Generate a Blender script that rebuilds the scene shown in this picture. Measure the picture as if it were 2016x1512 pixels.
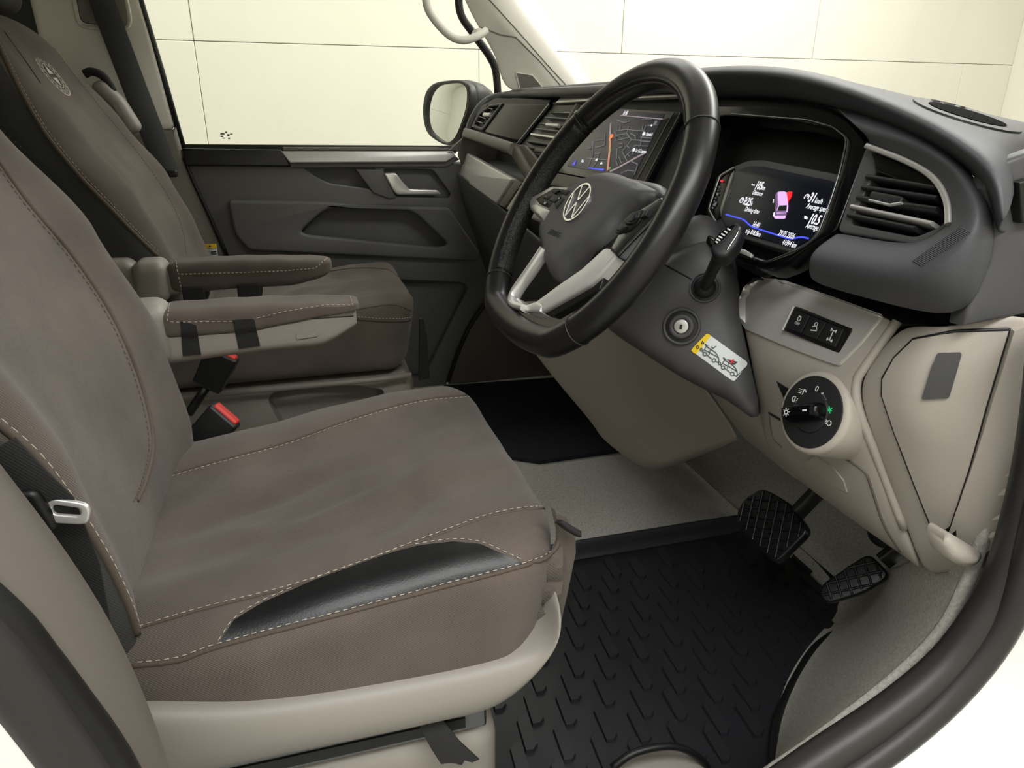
import bpy, bmesh, math, random
from mathutils import Vector as Vec, Matrix
from mathutils.bvhtree import BVHTree
from mathutils.geometry import delaunay_2d_cdt
random.seed(7)
for _o in list(bpy.data.objects): bpy.data.objects.remove(_o)
scene = bpy.context.scene
COL = scene.collection
R = math.radians

# ------------------------------------------------------------------ camera
# X = front of the van, Y = passenger side, Z up, cab floor at z = 0 (metres)
CAM = Vec((-0.2145, -1.1871, 0.7895)); YAW = 0.28211; PITCH = 0.37265; ROLL = 0.00802; FPX = 1394.17
fw = Vec((math.sin(YAW)*math.cos(PITCH), math.cos(YAW)*math.cos(PITCH), -math.sin(PITCH)))
_r = Vec((math.cos(YAW), -math.sin(YAW), 0)); _u = _r.cross(fw)
rt = _r*math.cos(ROLL) + _u*math.sin(ROLL); up = -_r*math.sin(ROLL) + _u*math.cos(ROLL)
cd = bpy.data.cameras.new('camera'); cam = bpy.data.objects.new('camera', cd); COL.objects.link(cam)
cd.sensor_width = 36; cd.lens = FPX/2016*36; cd.clip_start = 0.01; cd.clip_end = 60
m = Matrix((rt, up, -fw)).transposed().to_4x4(); m.translation = CAM; cam.matrix_world = m
scene.camera = cam

# ------------------------------------------------------------------ world, lamps, exposure
w = bpy.data.worlds.new('world'); scene.world = w; w.use_nodes = True
w.node_tree.nodes['Background'].inputs[0].default_value = (.9, .95, 1, 1)
w.node_tree.nodes['Background'].inputs[1].default_value = 0   # closed room: lit by its ceiling lamps alone
scene.view_settings.view_transform = 'Standard'; scene.view_settings.look = 'None'
scene.view_settings.gamma = 1; scene.view_settings.use_curve_mapping = False
scene.view_settings.exposure = 0.05
def lamp(name, loc, sx, sy, watts, col=(1, .995, 1), rot=(0, 0, 0)):
    l = bpy.data.lights.new(name, 'AREA'); l.shape = 'RECTANGLE'; l.size = sx; l.size_y = sy
    l.energy = watts; l.color = col
    o = bpy.data.objects.new(name, l); COL.objects.link(o); o.location = loc; o.rotation_euler = rot
    return o
# rows of ceiling lamps in the white photo studio round the van
lamp('ceiling_lamp_driver_side_offscreen', (-.2, -2.3, 2.78), 3.6, .9, 128)
lamp('ceiling_lamp_front_offscreen', (2.5, .9, 2.78), .9, 3.4, 140)
lamp('ceiling_lamp_passenger_side_offscreen', (.2, 2.2, 2.78), 5.5, .7, 78)
lamp('ceiling_lamp_rear_offscreen', (-3.2, -.6, 2.78), .9, 3.4, 60)

# ------------------------------------------------------------------ helpers
def lin(c):
    return tuple(((v/255)/12.92 if v/255 <= .04045 else ((v/255+.055)/1.055)**2.4) for v in c) + (1,)
MATS = {}
def M(name, col, rough=.6, metal=0, bump=None, var=None, coat=0, spec=.5, emit=None, weave=None, sheen=0):
    """procedural principled material: bump=(scale, strength), var=(scale, amount), weave=(period_m, strength)"""
    mt = bpy.data.materials.new(name); mt.use_nodes = True; nt = mt.node_tree; b = nt.nodes['Principled BSDF']
    b.inputs['Base Color'].default_value = lin(col); b.inputs['Roughness'].default_value = rough
    b.inputs['Metallic'].default_value = metal; b.inputs['Coat Weight'].default_value = coat
    b.inputs['Specular IOR Level'].default_value = spec; b.inputs['Sheen Weight'].default_value = sheen
    tc = nt.nodes.new('ShaderNodeTexCoord'); L = nt.links.new
    h = None
    if var:
        n = nt.nodes.new('ShaderNodeTexNoise'); n.inputs['Scale'].default_value = var[0]; n.inputs['Detail'].default_value = 5
        L(tc.outputs['Object'], n.inputs['Vector'])
        mx = nt.nodes.new('ShaderNodeMix'); mx.data_type = 'RGBA'; mx.blend_type = 'MULTIPLY'; mx.inputs[0].default_value = 1
        mr = nt.nodes.new('ShaderNodeMapRange'); mr.inputs['From Min'].default_value = .25; mr.inputs['From Max'].default_value = .75
        mr.inputs['To Min'].default_value = 1-var[1]; mr.inputs['To Max'].default_value = 1+var[1]*.6
        L(n.outputs['Fac'], mr.inputs['Value'])
        L(mr.outputs['Result'], mx.inputs[7]); mx.inputs[6].default_value = lin(col); L(mx.outputs[2], b.inputs['Base Color'])
    if bump:
        n = nt.nodes.new('ShaderNodeTexNoise'); n.inputs['Scale'].default_value = bump[0]; n.inputs['Detail'].default_value = 3
        L(tc.outputs['Object'], n.inputs['Vector']); h = n.outputs['Fac']; st = bump[1]; dist = .6/bump[0]
    if weave:
        wv = nt.nodes.new('ShaderNodeTexWave'); wv.wave_type = 'BANDS'; wv.bands_direction = 'DIAGONAL'
        wv.inputs['Scale'].default_value = 2*math.pi/(10*weave[0]*1.7); wv.inputs['Distortion'].default_value = 1.5
        wv.inputs['Detail'].default_value = 2; wv.inputs['Detail Scale'].default_value = 3
        L(tc.outputs['Object'], wv.inputs['Vector'])
        if h is not None:
            ad = nt.nodes.new('ShaderNodeMath'); ad.operation = 'ADD'; L(h, ad.inputs[0]); L(wv.outputs['Fac'], ad.inputs[1]); h = ad.outputs[0]
        else: h = wv.outputs['Fac']
        st = weave[1]; dist = weave[0]*.35
    if h is not None:
        bp = nt.nodes.new('ShaderNodeBump'); bp.inputs['Strength'].default_value = st; bp.inputs['Distance'].default_value = dist
        L(h, bp.inputs['Height']); L(bp.outputs['Normal'], b.inputs['Normal'])
    if emit:
        b.inputs['Emission Color'].default_value = lin(emit[0]); b.inputs['Emission Strength'].default_value = emit[1]
    MATS[name] = mt; return mt
def glass(name, tint, refl=.06):
    mt = bpy.data.materials.new(name); mt.use_nodes = True; nt = mt.node_tree
    nt.nodes.remove(nt.nodes['Principled BSDF']); out = nt.nodes['Material Output']
    t = nt.nodes.new('ShaderNodeBsdfTransparent'); t.inputs[0].default_value = tint
    g = nt.nodes.new('ShaderNodeBsdfGlossy'); g.inputs['Roughness'].default_value = .02
    mx = nt.nodes.new('ShaderNodeMixShader'); lw = nt.nodes.new('ShaderNodeLayerWeight'); lw.inputs[0].default_value = .12
    ml = nt.nodes.new('ShaderNodeMath'); ml.operation = 'MULTIPLY_ADD'; ml.inputs[1].default_value = .45; ml.inputs[2].default_value = .012
    nt.links.new(lw.outputs['Facing'], ml.inputs[0]); nt.links.new(ml.outputs[0], mx.inputs[0]); nt.links.new(t.outputs[0], mx.inputs[1]); nt.links.new(g.outputs[0], mx.inputs[2])
    nt.links.new(mx.outputs[0], out.inputs[0]); MATS[name] = mt; return mt

def ray(px, py): return fw + rt*((px-1008)/FPX) + up*((756-py)/FPX)
def V(px, py, x=None, y=None, z=None, pl=None):
    """point of the place seen at (px,py) that lies in the given real plane"""
    d = ray(px, py)
    if pl: return CAM + d*(((pl[0]-CAM).dot(pl[1]))/d.dot(pl[1]))
    i, v = (0, x) if x is not None else (1, y) if y is not None else (2, z)
    return CAM + d*((v-CAM[i])/d[i])
KD = .47                                            # the dashboard face leans back: x = .31 + KD (z - .79)
ND = Vec((-1, 0, KD)).normalized()
def PD(off=0): return (Vec((.31, 0, .79)) - ND*off, ND)   # off > 0: deeper into the dash
def D(px, py, off=0): return V(px, py, pl=PD(off))
def Ds(l, off=0): return [D(a, b, off) for a, b in l]
def Vs(l, **k): return [V(a, b, **k) for a, b in l]

def root(name, label, cat, loc=(0, 0, 0), group=None, kind=None):
    o = bpy.data.objects.new(name, None); COL.objects.link(o); o.location = loc; o.empty_display_size = .05
    o['label'] = label
    if cat: o['category'] = cat
    if group: o['group'] = group
    if kind: o['kind'] = kind
    return o
def tag(o, label, cat, group=None, kind=None):
    o['label'] = label; o['category'] = cat
    if group: o['group'] = group
    if kind: o['kind'] = kind
    return o
def wloc(o):
    l = Vec((0, 0, 0))
    while o: l += Vec(o.location); o = o.parent
    return l
def link(name, me, mat, parent=None):
    o = bpy.data.objects.new(name, me); COL.objects.link(o)
    if parent: o.parent = parent
    if mat:
        me.materials.clear(); me.materials.append(MATS[mat] if isinstance(mat, str) else mat)
    return o
def mk(name, verts, faces, mat, parent=None, smooth=40, sub=0, bevel=0, solid=0):
    verts = [Vec(v) for v in verts]
    if parent: o0 = wloc(parent)
    else:
        o0 = sum(verts, Vec())/len(verts); o0.z = min(v.z for v in verts)
    me = bpy.data.meshes.new(name); me.from_pydata([v-o0 for v in verts], [], faces); me.validate()
    bm = bmesh.new(); bm.from_mesh(me); bmesh.ops.recalc_face_normals(bm, faces=bm.faces); bm.to_mesh(me); bm.free()
    if smooth:
        me.polygons.foreach_set('use_smooth', [True]*len(me.polygons))
        if smooth < 180: me.set_sharp_from_angle(angle=R(smooth))
    o = link(name, me, mat, parent)
    if not parent: o.location = o0
    if solid:
        s = o.modifiers.new('solid', 'SOLIDIFY'); s.thickness = solid; s.offset = -1
    if bevel:
        bv = o.modifiers.new('bevel', 'BEVEL'); bv.width = bevel; bv.segments = 2; bv.limit_method = 'ANGLE'; bv.angle_limit = R(30)
    if sub:
        s = o.modifiers.new('sub', 'SUBSURF'); s.levels = sub; s.render_levels = sub
    return o
def rnd(pts, r, seg=4, closed=True):
    """fillet the corners of a 3-D (or 2-D) polyline; r a number or one per corner"""
    pts = [Vec(p) for p in pts]; n = len(pts); out = []
    for i, p in enumerate(pts):
        rr = r[i] if isinstance(r, (list, tuple)) else r
        if (not closed and i in (0, n-1)) or rr <= 0: out.append(p); continue
        a, b = pts[i-1], pts[(i+1) % n]
        da, db = a-p, b-p
        ra, rb = min(rr, da.length*.48), min(rr, db.length*.48)
        if ra < 1e-6 or rb < 1e-6: out.append(p); continue
        A = p+da.normalized()*ra; B = p+db.normalized()*rb
        for k in range(seg+1):
            t = k/seg; out.append(A*(1-t)**2 + p*2*t*(1-t) + B*t*t)
    return out
def crom(pts, n=6, closed=False):
    pts = [Vec(p) for p in pts]; N = len(pts); out = []
    rng = N if closed else N-1
    for i in range(rng):
        p1, p2 = pts[i], pts[(i+1) % N]
        p0 = pts[i-1] if (closed or i > 0) else p1*2-p2
        p3 = pts[(i+2) % N] if (closed or i+2 < N) else p2*2-p1
        for k in range(n):
            t = k/n
            out.append(.5*((2*p1)+(p2-p0)*t+(2*p0-5*p1+4*p2-p3)*t*t+(3*p1-p0-3*p2+p3)*t**3))
    if not closed: out.append(pts[-1])
    return out
def frame_of(n, ref=None):
    n = n.normalized(); ref = ref or (Vec((0, 0, 1)) if abs(n.z) < .9 else Vec((1, 0, 0)))
    ex = ref.cross(n).normalized(); return ex, n.cross(ex), n
def plate(name, pts, n, depth, mat, parent=None, bevel=.0015, holes=(), bres=2):
    """solid plate: outline pts (in its front plane), facing n, going back by depth; holes are outlines too"""
    n = Vec(n).normalized(); ex, ey, n = frame_of(n); pts = [Vec(p) for p in pts]
    o = sum(pts, Vec())/len(pts)
    cu = bpy.data.curves.new(name, 'CURVE'); cu.dimensions = '2D'; cu.fill_mode = 'BOTH'
    bevel = min(bevel, depth*.49)
    cu.extrude = depth/2-bevel; cu.bevel_depth = bevel; cu.bevel_resolution = bres; cu.offset = -bevel
    for loop in [pts]+[list(h) for h in holes]:
        s = cu.splines.new('POLY'); s.points.add(len(loop)-1); s.use_cyclic_u = True
        for q, p in zip(s.points, loop):
            d = Vec(p)-o; q.co = (d.dot(ex), d.dot(ey), 0, 1)
    tmp = bpy.data.objects.new('tmp', cu); me = bpy.data.meshes.new_from_object(tmp)
    bpy.data.objects.remove(tmp); bpy.data.curves.remove(cu); me.name = name
    mt = Matrix((ex, ey, n)).transposed().to_4x4(); mt.translation = o - n*(depth/2)
    me.transform(mt)
    bm = bmesh.new(); bm.from_mesh(me); bmesh.ops.remove_doubles(bm, verts=bm.verts, dist=1e-6)
    bmesh.ops.recalc_face_normals(bm, faces=bm.faces)
    if parent: o0 = wloc(parent)
    else:
        o0 = sum((v.co for v in bm.verts), Vec())/len(bm.verts); o0.z = min(v.co.z for v in bm.verts)
    bmesh.ops.translate(bm, verts=bm.verts, vec=-o0); bm.to_mesh(me); bm.free()
    me.polygons.foreach_set('use_smooth', [True]*len(me.polygons)); me.set_sharp_from_angle(angle=R(40))
    ob = link(name, me, mat, parent)
    if not parent: ob.location = o0
    return ob
def sweep(name, path, prof, mat, parent=None, ref=None, closed=False, scale=None, smooth=50):
    path = [Vec(p) for p in path]; N = len(path); K = len(prof); vs = []; fs = []
    prev = None
    for i, p in enumerate(path):
        a = path[i-1] if (closed or i > 0) else p
        b = path[(i+1) % N] if (closed or i < N-1) else p
        t = (b-a).normalized()
        if ref is not None: s = t.cross(ref).normalized()
        elif prev is None:
            s = t.cross(Vec((0, 0, 1)) if abs(t.z) < .9 else Vec((1, 0, 0))).normalized()
        else: s = (prev - t*prev.dot(t)).normalized()
        prev = s; u2 = s.cross(t)
        k = scale[i] if scale else 1
        for q in prof: vs.append(p + s*(q[0]*k) + u2*(q[1]*k))
    for i in range(N if closed else N-1):
        for j in range(K):
            a, b = i*K+j, i*K+(j+1) % K; c, d = ((i+1) % N)*K+(j+1) % K, ((i+1) % N)*K+j
            fs.append((a, b, c, d))
    if not closed:
        fs.append(tuple(range(K))[::-1]); fs.append(tuple((N-1)*K+j for j in range(K)))
    return mk(name, vs, fs, mat, parent, smooth=smooth)
def circ(r, n=10, ry=None): return [(r*math.cos(2*math.pi*k/n), (ry or r)*math.sin(2*math.pi*k/n)) for k in range(n)]
def rectp(w_, h_, b=None):
    b = min(w_, h_)*.25 if b is None else b; a, c = w_/2, h_/2
    return [(-a+b, -c), (a-b, -c), (a, -c+b), (a, c-b), (a-b, c), (-a+b, c), (-a, c-b), (-a, -c+b)]
def tube(name, path, r, mat, parent=None, n=10, closed=False, scale=None):
    return sweep(name, path, circ(r, n), mat, parent, closed=closed, scale=scale, smooth=180)
def loft(name, secs, mat, parent=None, closed=True, caps=True, smooth=60, sub=0, solid=0, bevel=0):
    K = len(secs[0]); vs = [p for s in secs for p in s]; fs = []
    for i in range(len(secs)-1):
        for j in range(K if closed else K-1):
            fs.append((i*K+j, i*K+(j+1) % K, (i+1)*K+(j+1) % K, (i+1)*K+j))
    if caps and closed:
        fs.append(tuple(range(K))[::-1]); fs.append(tuple((len(secs)-1)*K+j for j in range(K)))
    return mk(name, vs, fs, mat, parent, smooth=smooth, sub=sub, solid=solid, bevel=bevel)
def grid(name, rows, mat, parent=None, sub=2, solid=.006, smooth=180):
    return loft(name, rows, mat, parent, closed=False, caps=False, smooth=smooth, sub=sub, solid=solid)
def rbox(name, size, r, fn, mat, parent=None, div=(8, 8, 8), smooth=180):
    """rounded box centred on 0 with edge radius r, mapped into the place by fn(Vec)"""
    hx = Vec(size)/2; vs = []; idx = {}; fs = []
    r = min(r, hx.x, hx.y, hx.z)
    def axis(h, n):                                   # denser near the rounded ends
        inner = [(-h+r)+(2*(h-r))*k/n for k in range(n+1)]
        e = [h-r+r*math.sin(math.pi/2*k/3) for k in (1, 2, 3)]
        e = [h-r+r*math.tan(math.pi/4*k/3) for k in (1, 2, 3)]
        return [-v for v in e[::-1]]+inner+e
    ax = [axis(hx[i], div[i]) for i in range(3)]
    def vid(p):
        k = tuple(round(c, 6) for c in p)
        if k not in idx:
            q = Vec([max(-hx[i]+r, min(hx[i]-r, p[i])) for i in range(3)]); d = Vec(p)-q
            if d.length > 1e-9: d = d.normalized()*r
            idx[k] = len(vs); vs.append(fn(q+d))
        return idx[k]
    for a in range(3):
        b, c = (a+1) % 3, (a+2) % 3
        for sgn in (-1, 1):
            for i in range(len(ax[b])-1):
                for j in range(len(ax[c])-1):
                    q = []
                    for (ii, jj) in ((i, j), (i+1, j), (i+1, j+1), (i, j+1)):
                        p = [0, 0, 0]; p[a] = sgn*hx[a]; p[b] = ax[b][ii]; p[c] = ax[c][jj]; q.append(vid(p))
                    fs.append(tuple(q))
    return mk(name, vs, fs, mat, parent, smooth=smooth)
def box(name, lo, hi, mat, parent=None, bevel=0):
    x0, y0, z0 = lo; x1, y1, z1 = hi
    vs = [(x, y, z) for x in (x0, x1) for y in (y0, y1) for z in (z0, z1)]
    fs = [(0, 1, 3, 2), (4, 6, 7, 5), (0, 4, 5, 1), (2, 3, 7, 6), (0, 2, 6, 4), (1, 5, 7, 3)]
    return mk(name, vs, fs, mat, parent, smooth=30, bevel=bevel)
class Surf:
    """the modelled surfaces, to lay seams, patches and prints on them"""
    def __init__(s, objs):
        vs = []; fs = []
        dg = None
        for o in objs:
            me = o.data; l = wloc(o); b = len(vs)
            if any(md.type == 'SUBSURF' for md in o.modifiers):
                dg = bpy.context.evaluated_depsgraph_get(); me = o.evaluated_get(dg).data
            vs += [v.co+l for v in me.vertices]; fs += [tuple(b+i for i in p.vertices) for p in me.polygons]
        s.t = BVHTree.FromPolygons(vs, fs)
    def hit(s, px, py):
        d = ray(px, py).normalized(); p, n, i, dist = s.t.ray_cast(CAM, d)
        if p is None: return None
        return p, (n if n.dot(d) < 0 else -n)
    def line(s, pts, off=.0005, step=5):
        out = []
        for i in range(len(pts)-1):
            a, b = Vec(pts[i]), Vec(pts[i+1]); n = max(1, int((b-a).length/step))
            for k in range(n+(i == len(pts)-2)):
                q = a.lerp(b, k/n); h = s.hit(q.x, q.y)
                if h: out.append(h[0]+h[1]*off)
        return out
def smooth2(pts, n=8): return [Vec((p.x, p.y)) for p in crom([Vec((a, b, 0)) for a, b in pts], n)]
def clean(path):
    """drop jumps where the sight line slips onto another surface"""
    if len(path) < 3: return path
    out = [path[0]]
    for p in path[1:]:
        if 1e-5 < (p-out[-1]).length < .04: out.append(p)
    return out
def seam(name, surf, pts, r, mat, parent, off=.0003, curve=True):
    path = clean(surf.line(smooth2(pts) if curve else [Vec(p) for p in pts], off))
    return tube(name, path, r, mat, parent, n=6) if len(path) > 2 else None
def stitch(name, surf, pts, mat, parent, ln=.0042, gap=.0028, r=.00045, off=.0008, curve=True):
    path = clean(surf.line(smooth2(pts) if curve else [Vec(p) for p in pts], off, step=2))
    return stitch3(name, path, mat, parent, ln, gap, r)
def stitch3(name, path, mat, parent, ln=.0045, gap=.0028, r=.0006):
    vs = []; fs = []; acc = 0; on = True; cur = [path[0]]
    def flush(c):
        if len(c) < 2: return
        a, b = c[0], c[-1]; t = (b-a)
        if t.length < 1e-5: return
        t.normalize(); s = t.cross(Vec((.3, -.8, .5))).normalized(); q = s.cross(t); k = len(vs)
        for p, e in ((a, .5), (a+t*ln*.2, 1), (b-t*ln*.2, 1), (b, .5)):
            for (i, j) in ((1, 0), (0, 1), (-1, 0), (0, -1)): vs.append(p+s*(i*r*e)+q*(j*r*e))
        for m_ in range(3):
            for j in range(4):
                fs.append((k+m_*4+j, k+m_*4+(j+1) % 4, k+m_*4+4+(j+1) % 4, k+m_*4+4+j))
        fs.append((k+3, k+2, k+1, k)); fs.append((k+12, k+13, k+14, k+15))
    for i in range(1, len(path)):
        a, b = path[i-1], path[i]; L = (b-a).length; done = 0
        while L-done > 1e-9:
            need = (ln if on else gap)-acc; stp = min(need, L-done); done += stp; acc += stp
            p = a.lerp(b, done/L)
            if on: cur.append(p)
            if acc >= (ln if on else gap)-1e-9:
                if on: flush(cur)
                on = not on; acc = 0; cur = [p]
    if not vs: return None
    return mk(name, vs, fs, mat, parent, smooth=180)
def decal(name, surf, outline, mat, parent, off=.0008, thick=.002, step=7, curve=False, smooth=180):
    """a thin patch with the given outline lying on a modelled surface"""
    o2 = smooth2(list(outline)+[outline[0]])[:-1] if curve else [Vec(p) for p in outline]
    pts = []; n = len(o2)
    for i in range(n):
        a, b = o2[i], o2[(i+1) % n]; k = max(1, int((b-a).length/step))
        pts += [a.lerp(b, j/k) for j in range(k)]
    nb = len(pts)
    def inside(p):
        c = False
        for i in range(nb):
            a, b = pts[i], pts[i-1]
            if (a.y > p.y) != (b.y > p.y) and p.x < (b.x-a.x)*(p.y-a.y)/(b.y-a.y)+a.x: c = not c
        return c
    x0 = min(p.x for p in pts); x1 = max(p.x for p in pts); y0 = min(p.y for p in pts); y1 = max(p.y for p in pts)
    inner = []
    yy = y0+step/2
    while yy < y1:
        xx = x0+step/2
        while xx < x1:
            q = Vec((xx, yy))
            if inside(q) and min((q-p).length_squared for p in pts) > (step*.6)**2: inner.append(q)
            xx += step
        yy += step
    co, ed, fa, *_ = delaunay_2d_cdt([Vec((p.x, p.y)) for p in pts+inner], [(i, (i+1) % nb) for i in range(nb)], [], 1, 1e-5)
    hs = [surf.hit(c.x, c.y) for c in co]
    ds = sorted((h[0]-CAM).length for h in hs if h); md = ds[len(ds)//2]
    ok = [i for i, h in enumerate(hs) if h and abs((h[0]-CAM).length-md) < .30]
    top = []; bot = []; okset = set(ok)
    for i, c in enumerate(co):
        h = hs[i]
        if i not in okset:
            j = min(ok, key=lambda k: (co[k]-c).length_squared); g = hs[j]
            d = ray(c.x, c.y).normalized(); h = (CAM+d*(g[0]-CAM).length, g[1])
        top.append(h[0]+h[1]*off); bot.append(h[0]-h[1]*thick)
    N = len(top); fs = [tuple(f) for f in fa]+[tuple(N+i for i in f)[::-1] for f in fa]
    cnt = {}
    for f in fa:
        for i in range(len(f)):
            e = (f[i], f[(i+1) % len(f)]); cnt[tuple(sorted(e))] = cnt.get(tuple(sorted(e)), [])+[e]
    for k, l in cnt.items():
        if len(l) == 1: a, b = l[0]; fs.append((b, a, N+a, N+b))
    return mk(name, top+bot, fs, mat, parent, smooth=35 if smooth == 180 else smooth)
def ribbon(name, pts, n, w_, mat, parent, h=.0004):
    """flat printed line of width w_ on a plane facing n"""
    n = Vec(n).normalized(); vs = []; fs = []
    pts = [Vec(p) for p in pts]
    for i, p in enumerate(pts):
        a = pts[max(0, i-1)]; b = pts[min(len(pts)-1, i+1)]; s = (b-a).cross(n).normalized()*(w_/2)
        vs += [p-s+n*h, p+s+n*h, p+s-n*h, p-s-n*h]
    for i in range(len(pts)-1):
        for j in range(4): fs.append((i*4+j, i*4+(j+1) % 4, i*4+4+(j+1) % 4, i*4+4+j))
    fs.append((3, 2, 1, 0)); k = (len(pts)-1)*4; fs.append((k, k+1, k+2, k+3))
    return mk(name, vs, fs, mat, parent, smooth=0)
def text(name, s, o, ex, ey, size, mat, parent, align='LEFT', depth=.0003, bold=0, sx=1):
    ex = Vec(ex).normalized(); ey = Vec(ey); ey = (ey-ex*ey.dot(ex)).normalized(); n = ex.cross(ey)
    cu = bpy.data.curves.new(name, 'FONT'); cu.body = s; cu.size = size; cu.extrude = depth; cu.align_x = align; cu.align_y = 'CENTER'
    cu.offset = bold; cu.resolution_u = 3
    tmp = bpy.data.objects.new('tmp', cu); me = bpy.data.meshes.new_from_object(tmp)
    bpy.data.objects.remove(tmp); bpy.data.curves.remove(cu); me.name = name
    mt = Matrix((ex*sx, ey, n)).transposed().to_4x4(); mt.translation = Vec(o)-wloc(parent)
    me.transform(mt); return link(name, me, mat, parent)
def jpoly(name, loops, n, mat, parent, h=.0005):
    """small flat printed marks: several closed outlines joined into one mesh"""
    n = Vec(n).normalized(); vs = []; fs = []
    for l in loops:
        k = len(vs); m_ = len(l); vs += [Vec(p)+n*h for p in l]+[Vec(p)-n*h for p in l]
        fs.append(tuple(range(k, k+m_))); fs.append(tuple(range(k+m_, k+2*m_))[::-1])
        for i in range(m_): fs.append((k+i, k+(i+1) % m_, k+m_+(i+1) % m_, k+m_+i))
    return mk(name, vs, fs, mat, parent, smooth=0)
def stroke(p, q, n, w_):
    p, q = Vec(p), Vec(q); s = (q-p).cross(Vec(n)).normalized()*(w_/2); return [p-s, q-s, q+s, p+s]
def ring2(c, ex, ey, r, w_, n=20, a0=0, a1=360):
    out = []
    for k in range(n):
        t0, t1 = R(a0+(a1-a0)*k/n), R(a0+(a1-a0)*(k+1)/n)
        f = lambda t, q: c+ex*(q*math.cos(t))+ey*(q*math.sin(t))
        out.append([f(t0, r-w_/2), f(t1, r-w_/2), f(t1, r+w_/2), f(t0, r+w_/2)])
    return out

def pillow(name, outline, n, h, mat, parent, step=.008, back=.01, edge=None, crown=0, smooth=60):
    """padded shape: planar outline, domed by h toward n over the edge width, going back by 'back'"""
    n = Vec(n).normalized(); ex, ey, n = frame_of(n); o = sum((Vec(p) for p in outline), Vec())/len(outline)
    o2 = [Vec(((Vec(p)-o).dot(ex), (Vec(p)-o).dot(ey))) for p in outline]; pts = []; N = len(o2)
    for i in range(N):
        a, b = o2[i], o2[(i+1) % N]; k = max(1, int((b-a).length/step)); pts += [a.lerp(b, j/k) for j in range(k)]
    nb = len(pts); edge = edge or h*1.5
    def inside(p):
        c = False
        for i in range(nb):
            a, b = pts[i], pts[i-1]
            if (a.y > p.y) != (b.y > p.y) and p.x < (b.x-a.x)*(p.y-a.y)/(b.y-a.y)+a.x: c = not c
        return c
    def dist(p):
        m_ = 9
        for i in range(nb):
            a, b = pts[i-1], pts[i]; ab = b-a; L = ab.length_squared
            t = max(0, min(1, (p-a).dot(ab)/L)) if L > 0 else 0; m_ = min(m_, (p-a-ab*t).length)
        return m_
    inner = []
    x0, x1 = min(p.x for p in pts), max(p.x for p in pts); y0, y1 = min(p.y for p in pts), max(p.y for p in pts)
    yy = y0
    while yy < y1:
        xx = x0
        while xx < x1:
            q = Vec((xx, yy))
            if inside(q) and dist(q) > step*.45: inner.append(q)
            xx += step
        yy += step
    c0 = sum(pts, Vec((0, 0)))/nb                       # extra rings near the rim for a round shoulder
    co, ed, fa, *_ = delaunay_2d_cdt(pts+inner, [(i, (i+1) % nb) for i in range(nb)], [], 1, 1e-6)
    rad = max((p-c0).length for p in pts)
    top = []
    for c in co:
        t = min(1, dist(c)/edge); z = h*math.sqrt(max(0, 1-(1-t)**2))+crown*(1-((c-c0).length/rad)**2)
        top.append(o+ex*c.x+ey*c.y+n*z)
    bot = [o+ex*c.x+ey*c.y-n*back for c in co]; K = len(top)
    fs = [tuple(f) for f in fa]+[tuple(K+i for i in f)[::-1] for f in fa]; cnt = {}
    for f in fa:
        for i in range(len(f)):
            e = (f[i], f[(i+1) % len(f)]); cnt.setdefault(tuple(sorted(e)), []).append(e)
    for l in cnt.values():
        if len(l) == 1: a, b = l[0]; fs.append((b, a, K+a, K+b))
    return mk(name, top+bot, fs, mat, parent, smooth=smooth)

# ------------------------------------------------------------------ materials
M('studio_wall', (226, 223, 210), .85, var=(1.5, .03))
M('studio_floor', (150, 150, 145), .5, var=(3, .1))
M('white_paint', (235, 236, 230), .25, coat=.6)
M('seat_fabric', (93, 85, 78), .95, weave=(.0016, .45), var=(11, .26), sheen=.15, spec=.2)
M('seat_fabric_charcoal', (61, 61, 60), .95, weave=(.0018, .3), spec=.2)
M('stitch_thread', (186, 178, 162), .8)
M('emblem_thread', (190, 182, 168), .8)
M('piping_brown', (84, 74, 64), .9, bump=(900, .3))
M('leather_black', (15, 16, 18), .4, bump=(600, .18), spec=.5)
M('leather_wheel', (22, 22, 23), .36, bump=(700, .06), spec=.5)
M('leather_perforated', (20, 20, 21), .55, bump=(330, .9))
M('plastic_charcoal', (74, 75, 79), .55, bump=(900, .25))
M('plastic_charcoal_smooth', (72, 72, 73), .5, bump=(1500, .1))
M('plastic_dark', (30, 31, 33), .5, bump=(1200, .1))
M('plastic_black', (12, 12, 13), .45)
M('mesh_black', (8, 8, 9), .95, spec=.05)
M('piano_black', (7, 7, 9), .2, spec=.25)
M('plastic_beige', (176, 169, 159), .55, bump=(650, .22))
M('plastic_beige_smooth', (176, 169, 159), .5, bump=(1100, .1))
M('plastic_taupe', (100, 94, 87), .55, bump=(1000, .12))
M('plastic_seat', (140, 135, 127), .5, bump=(1100, .12))
M('plastic_door', (96, 96, 94), .6, bump=(900, .15))
M('plastic_door_dark', (54, 54, 55), .65, bump=(900, .15))
M('pillar_cream', (218, 214, 202), .7, bump=(700, .15))
M('pillar_grey', (118, 114, 106), .65, bump=(800, .15))
M('headliner', (196, 194, 184), .95)
M('silver_brushed', (205, 204, 200), .36, metal=.35, var=(60, .05))
M('silver_satin', (212, 212, 208), .3, metal=.6)
M('chrome', (225, 226, 228), .1, metal=1)
M('chrome_dark', (120, 122, 126), .25, metal=1)
M('mirror_glass', (235, 240, 240), .02, metal=1)
M('rubber_mat', (36, 37, 40), .42, var=(25, .12), bump=(600, .1))
M('rubber_black', (14, 14, 15), .5)
M('rubber_seal', (44, 43, 42), .45, bump=(700, .1))
M('mat_navy', (20, 22, 28), .85, bump=(400, .2))
M('carpet_grey', (192, 190, 182), 1, bump=(520, .9), var=(260, .3), spec=.1)
M('webbing_black', (26, 26, 27), .8, weave=(.0015, .3))
M('webbing_grey', (56, 57, 57), .8, weave=(.002, .4))
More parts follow.
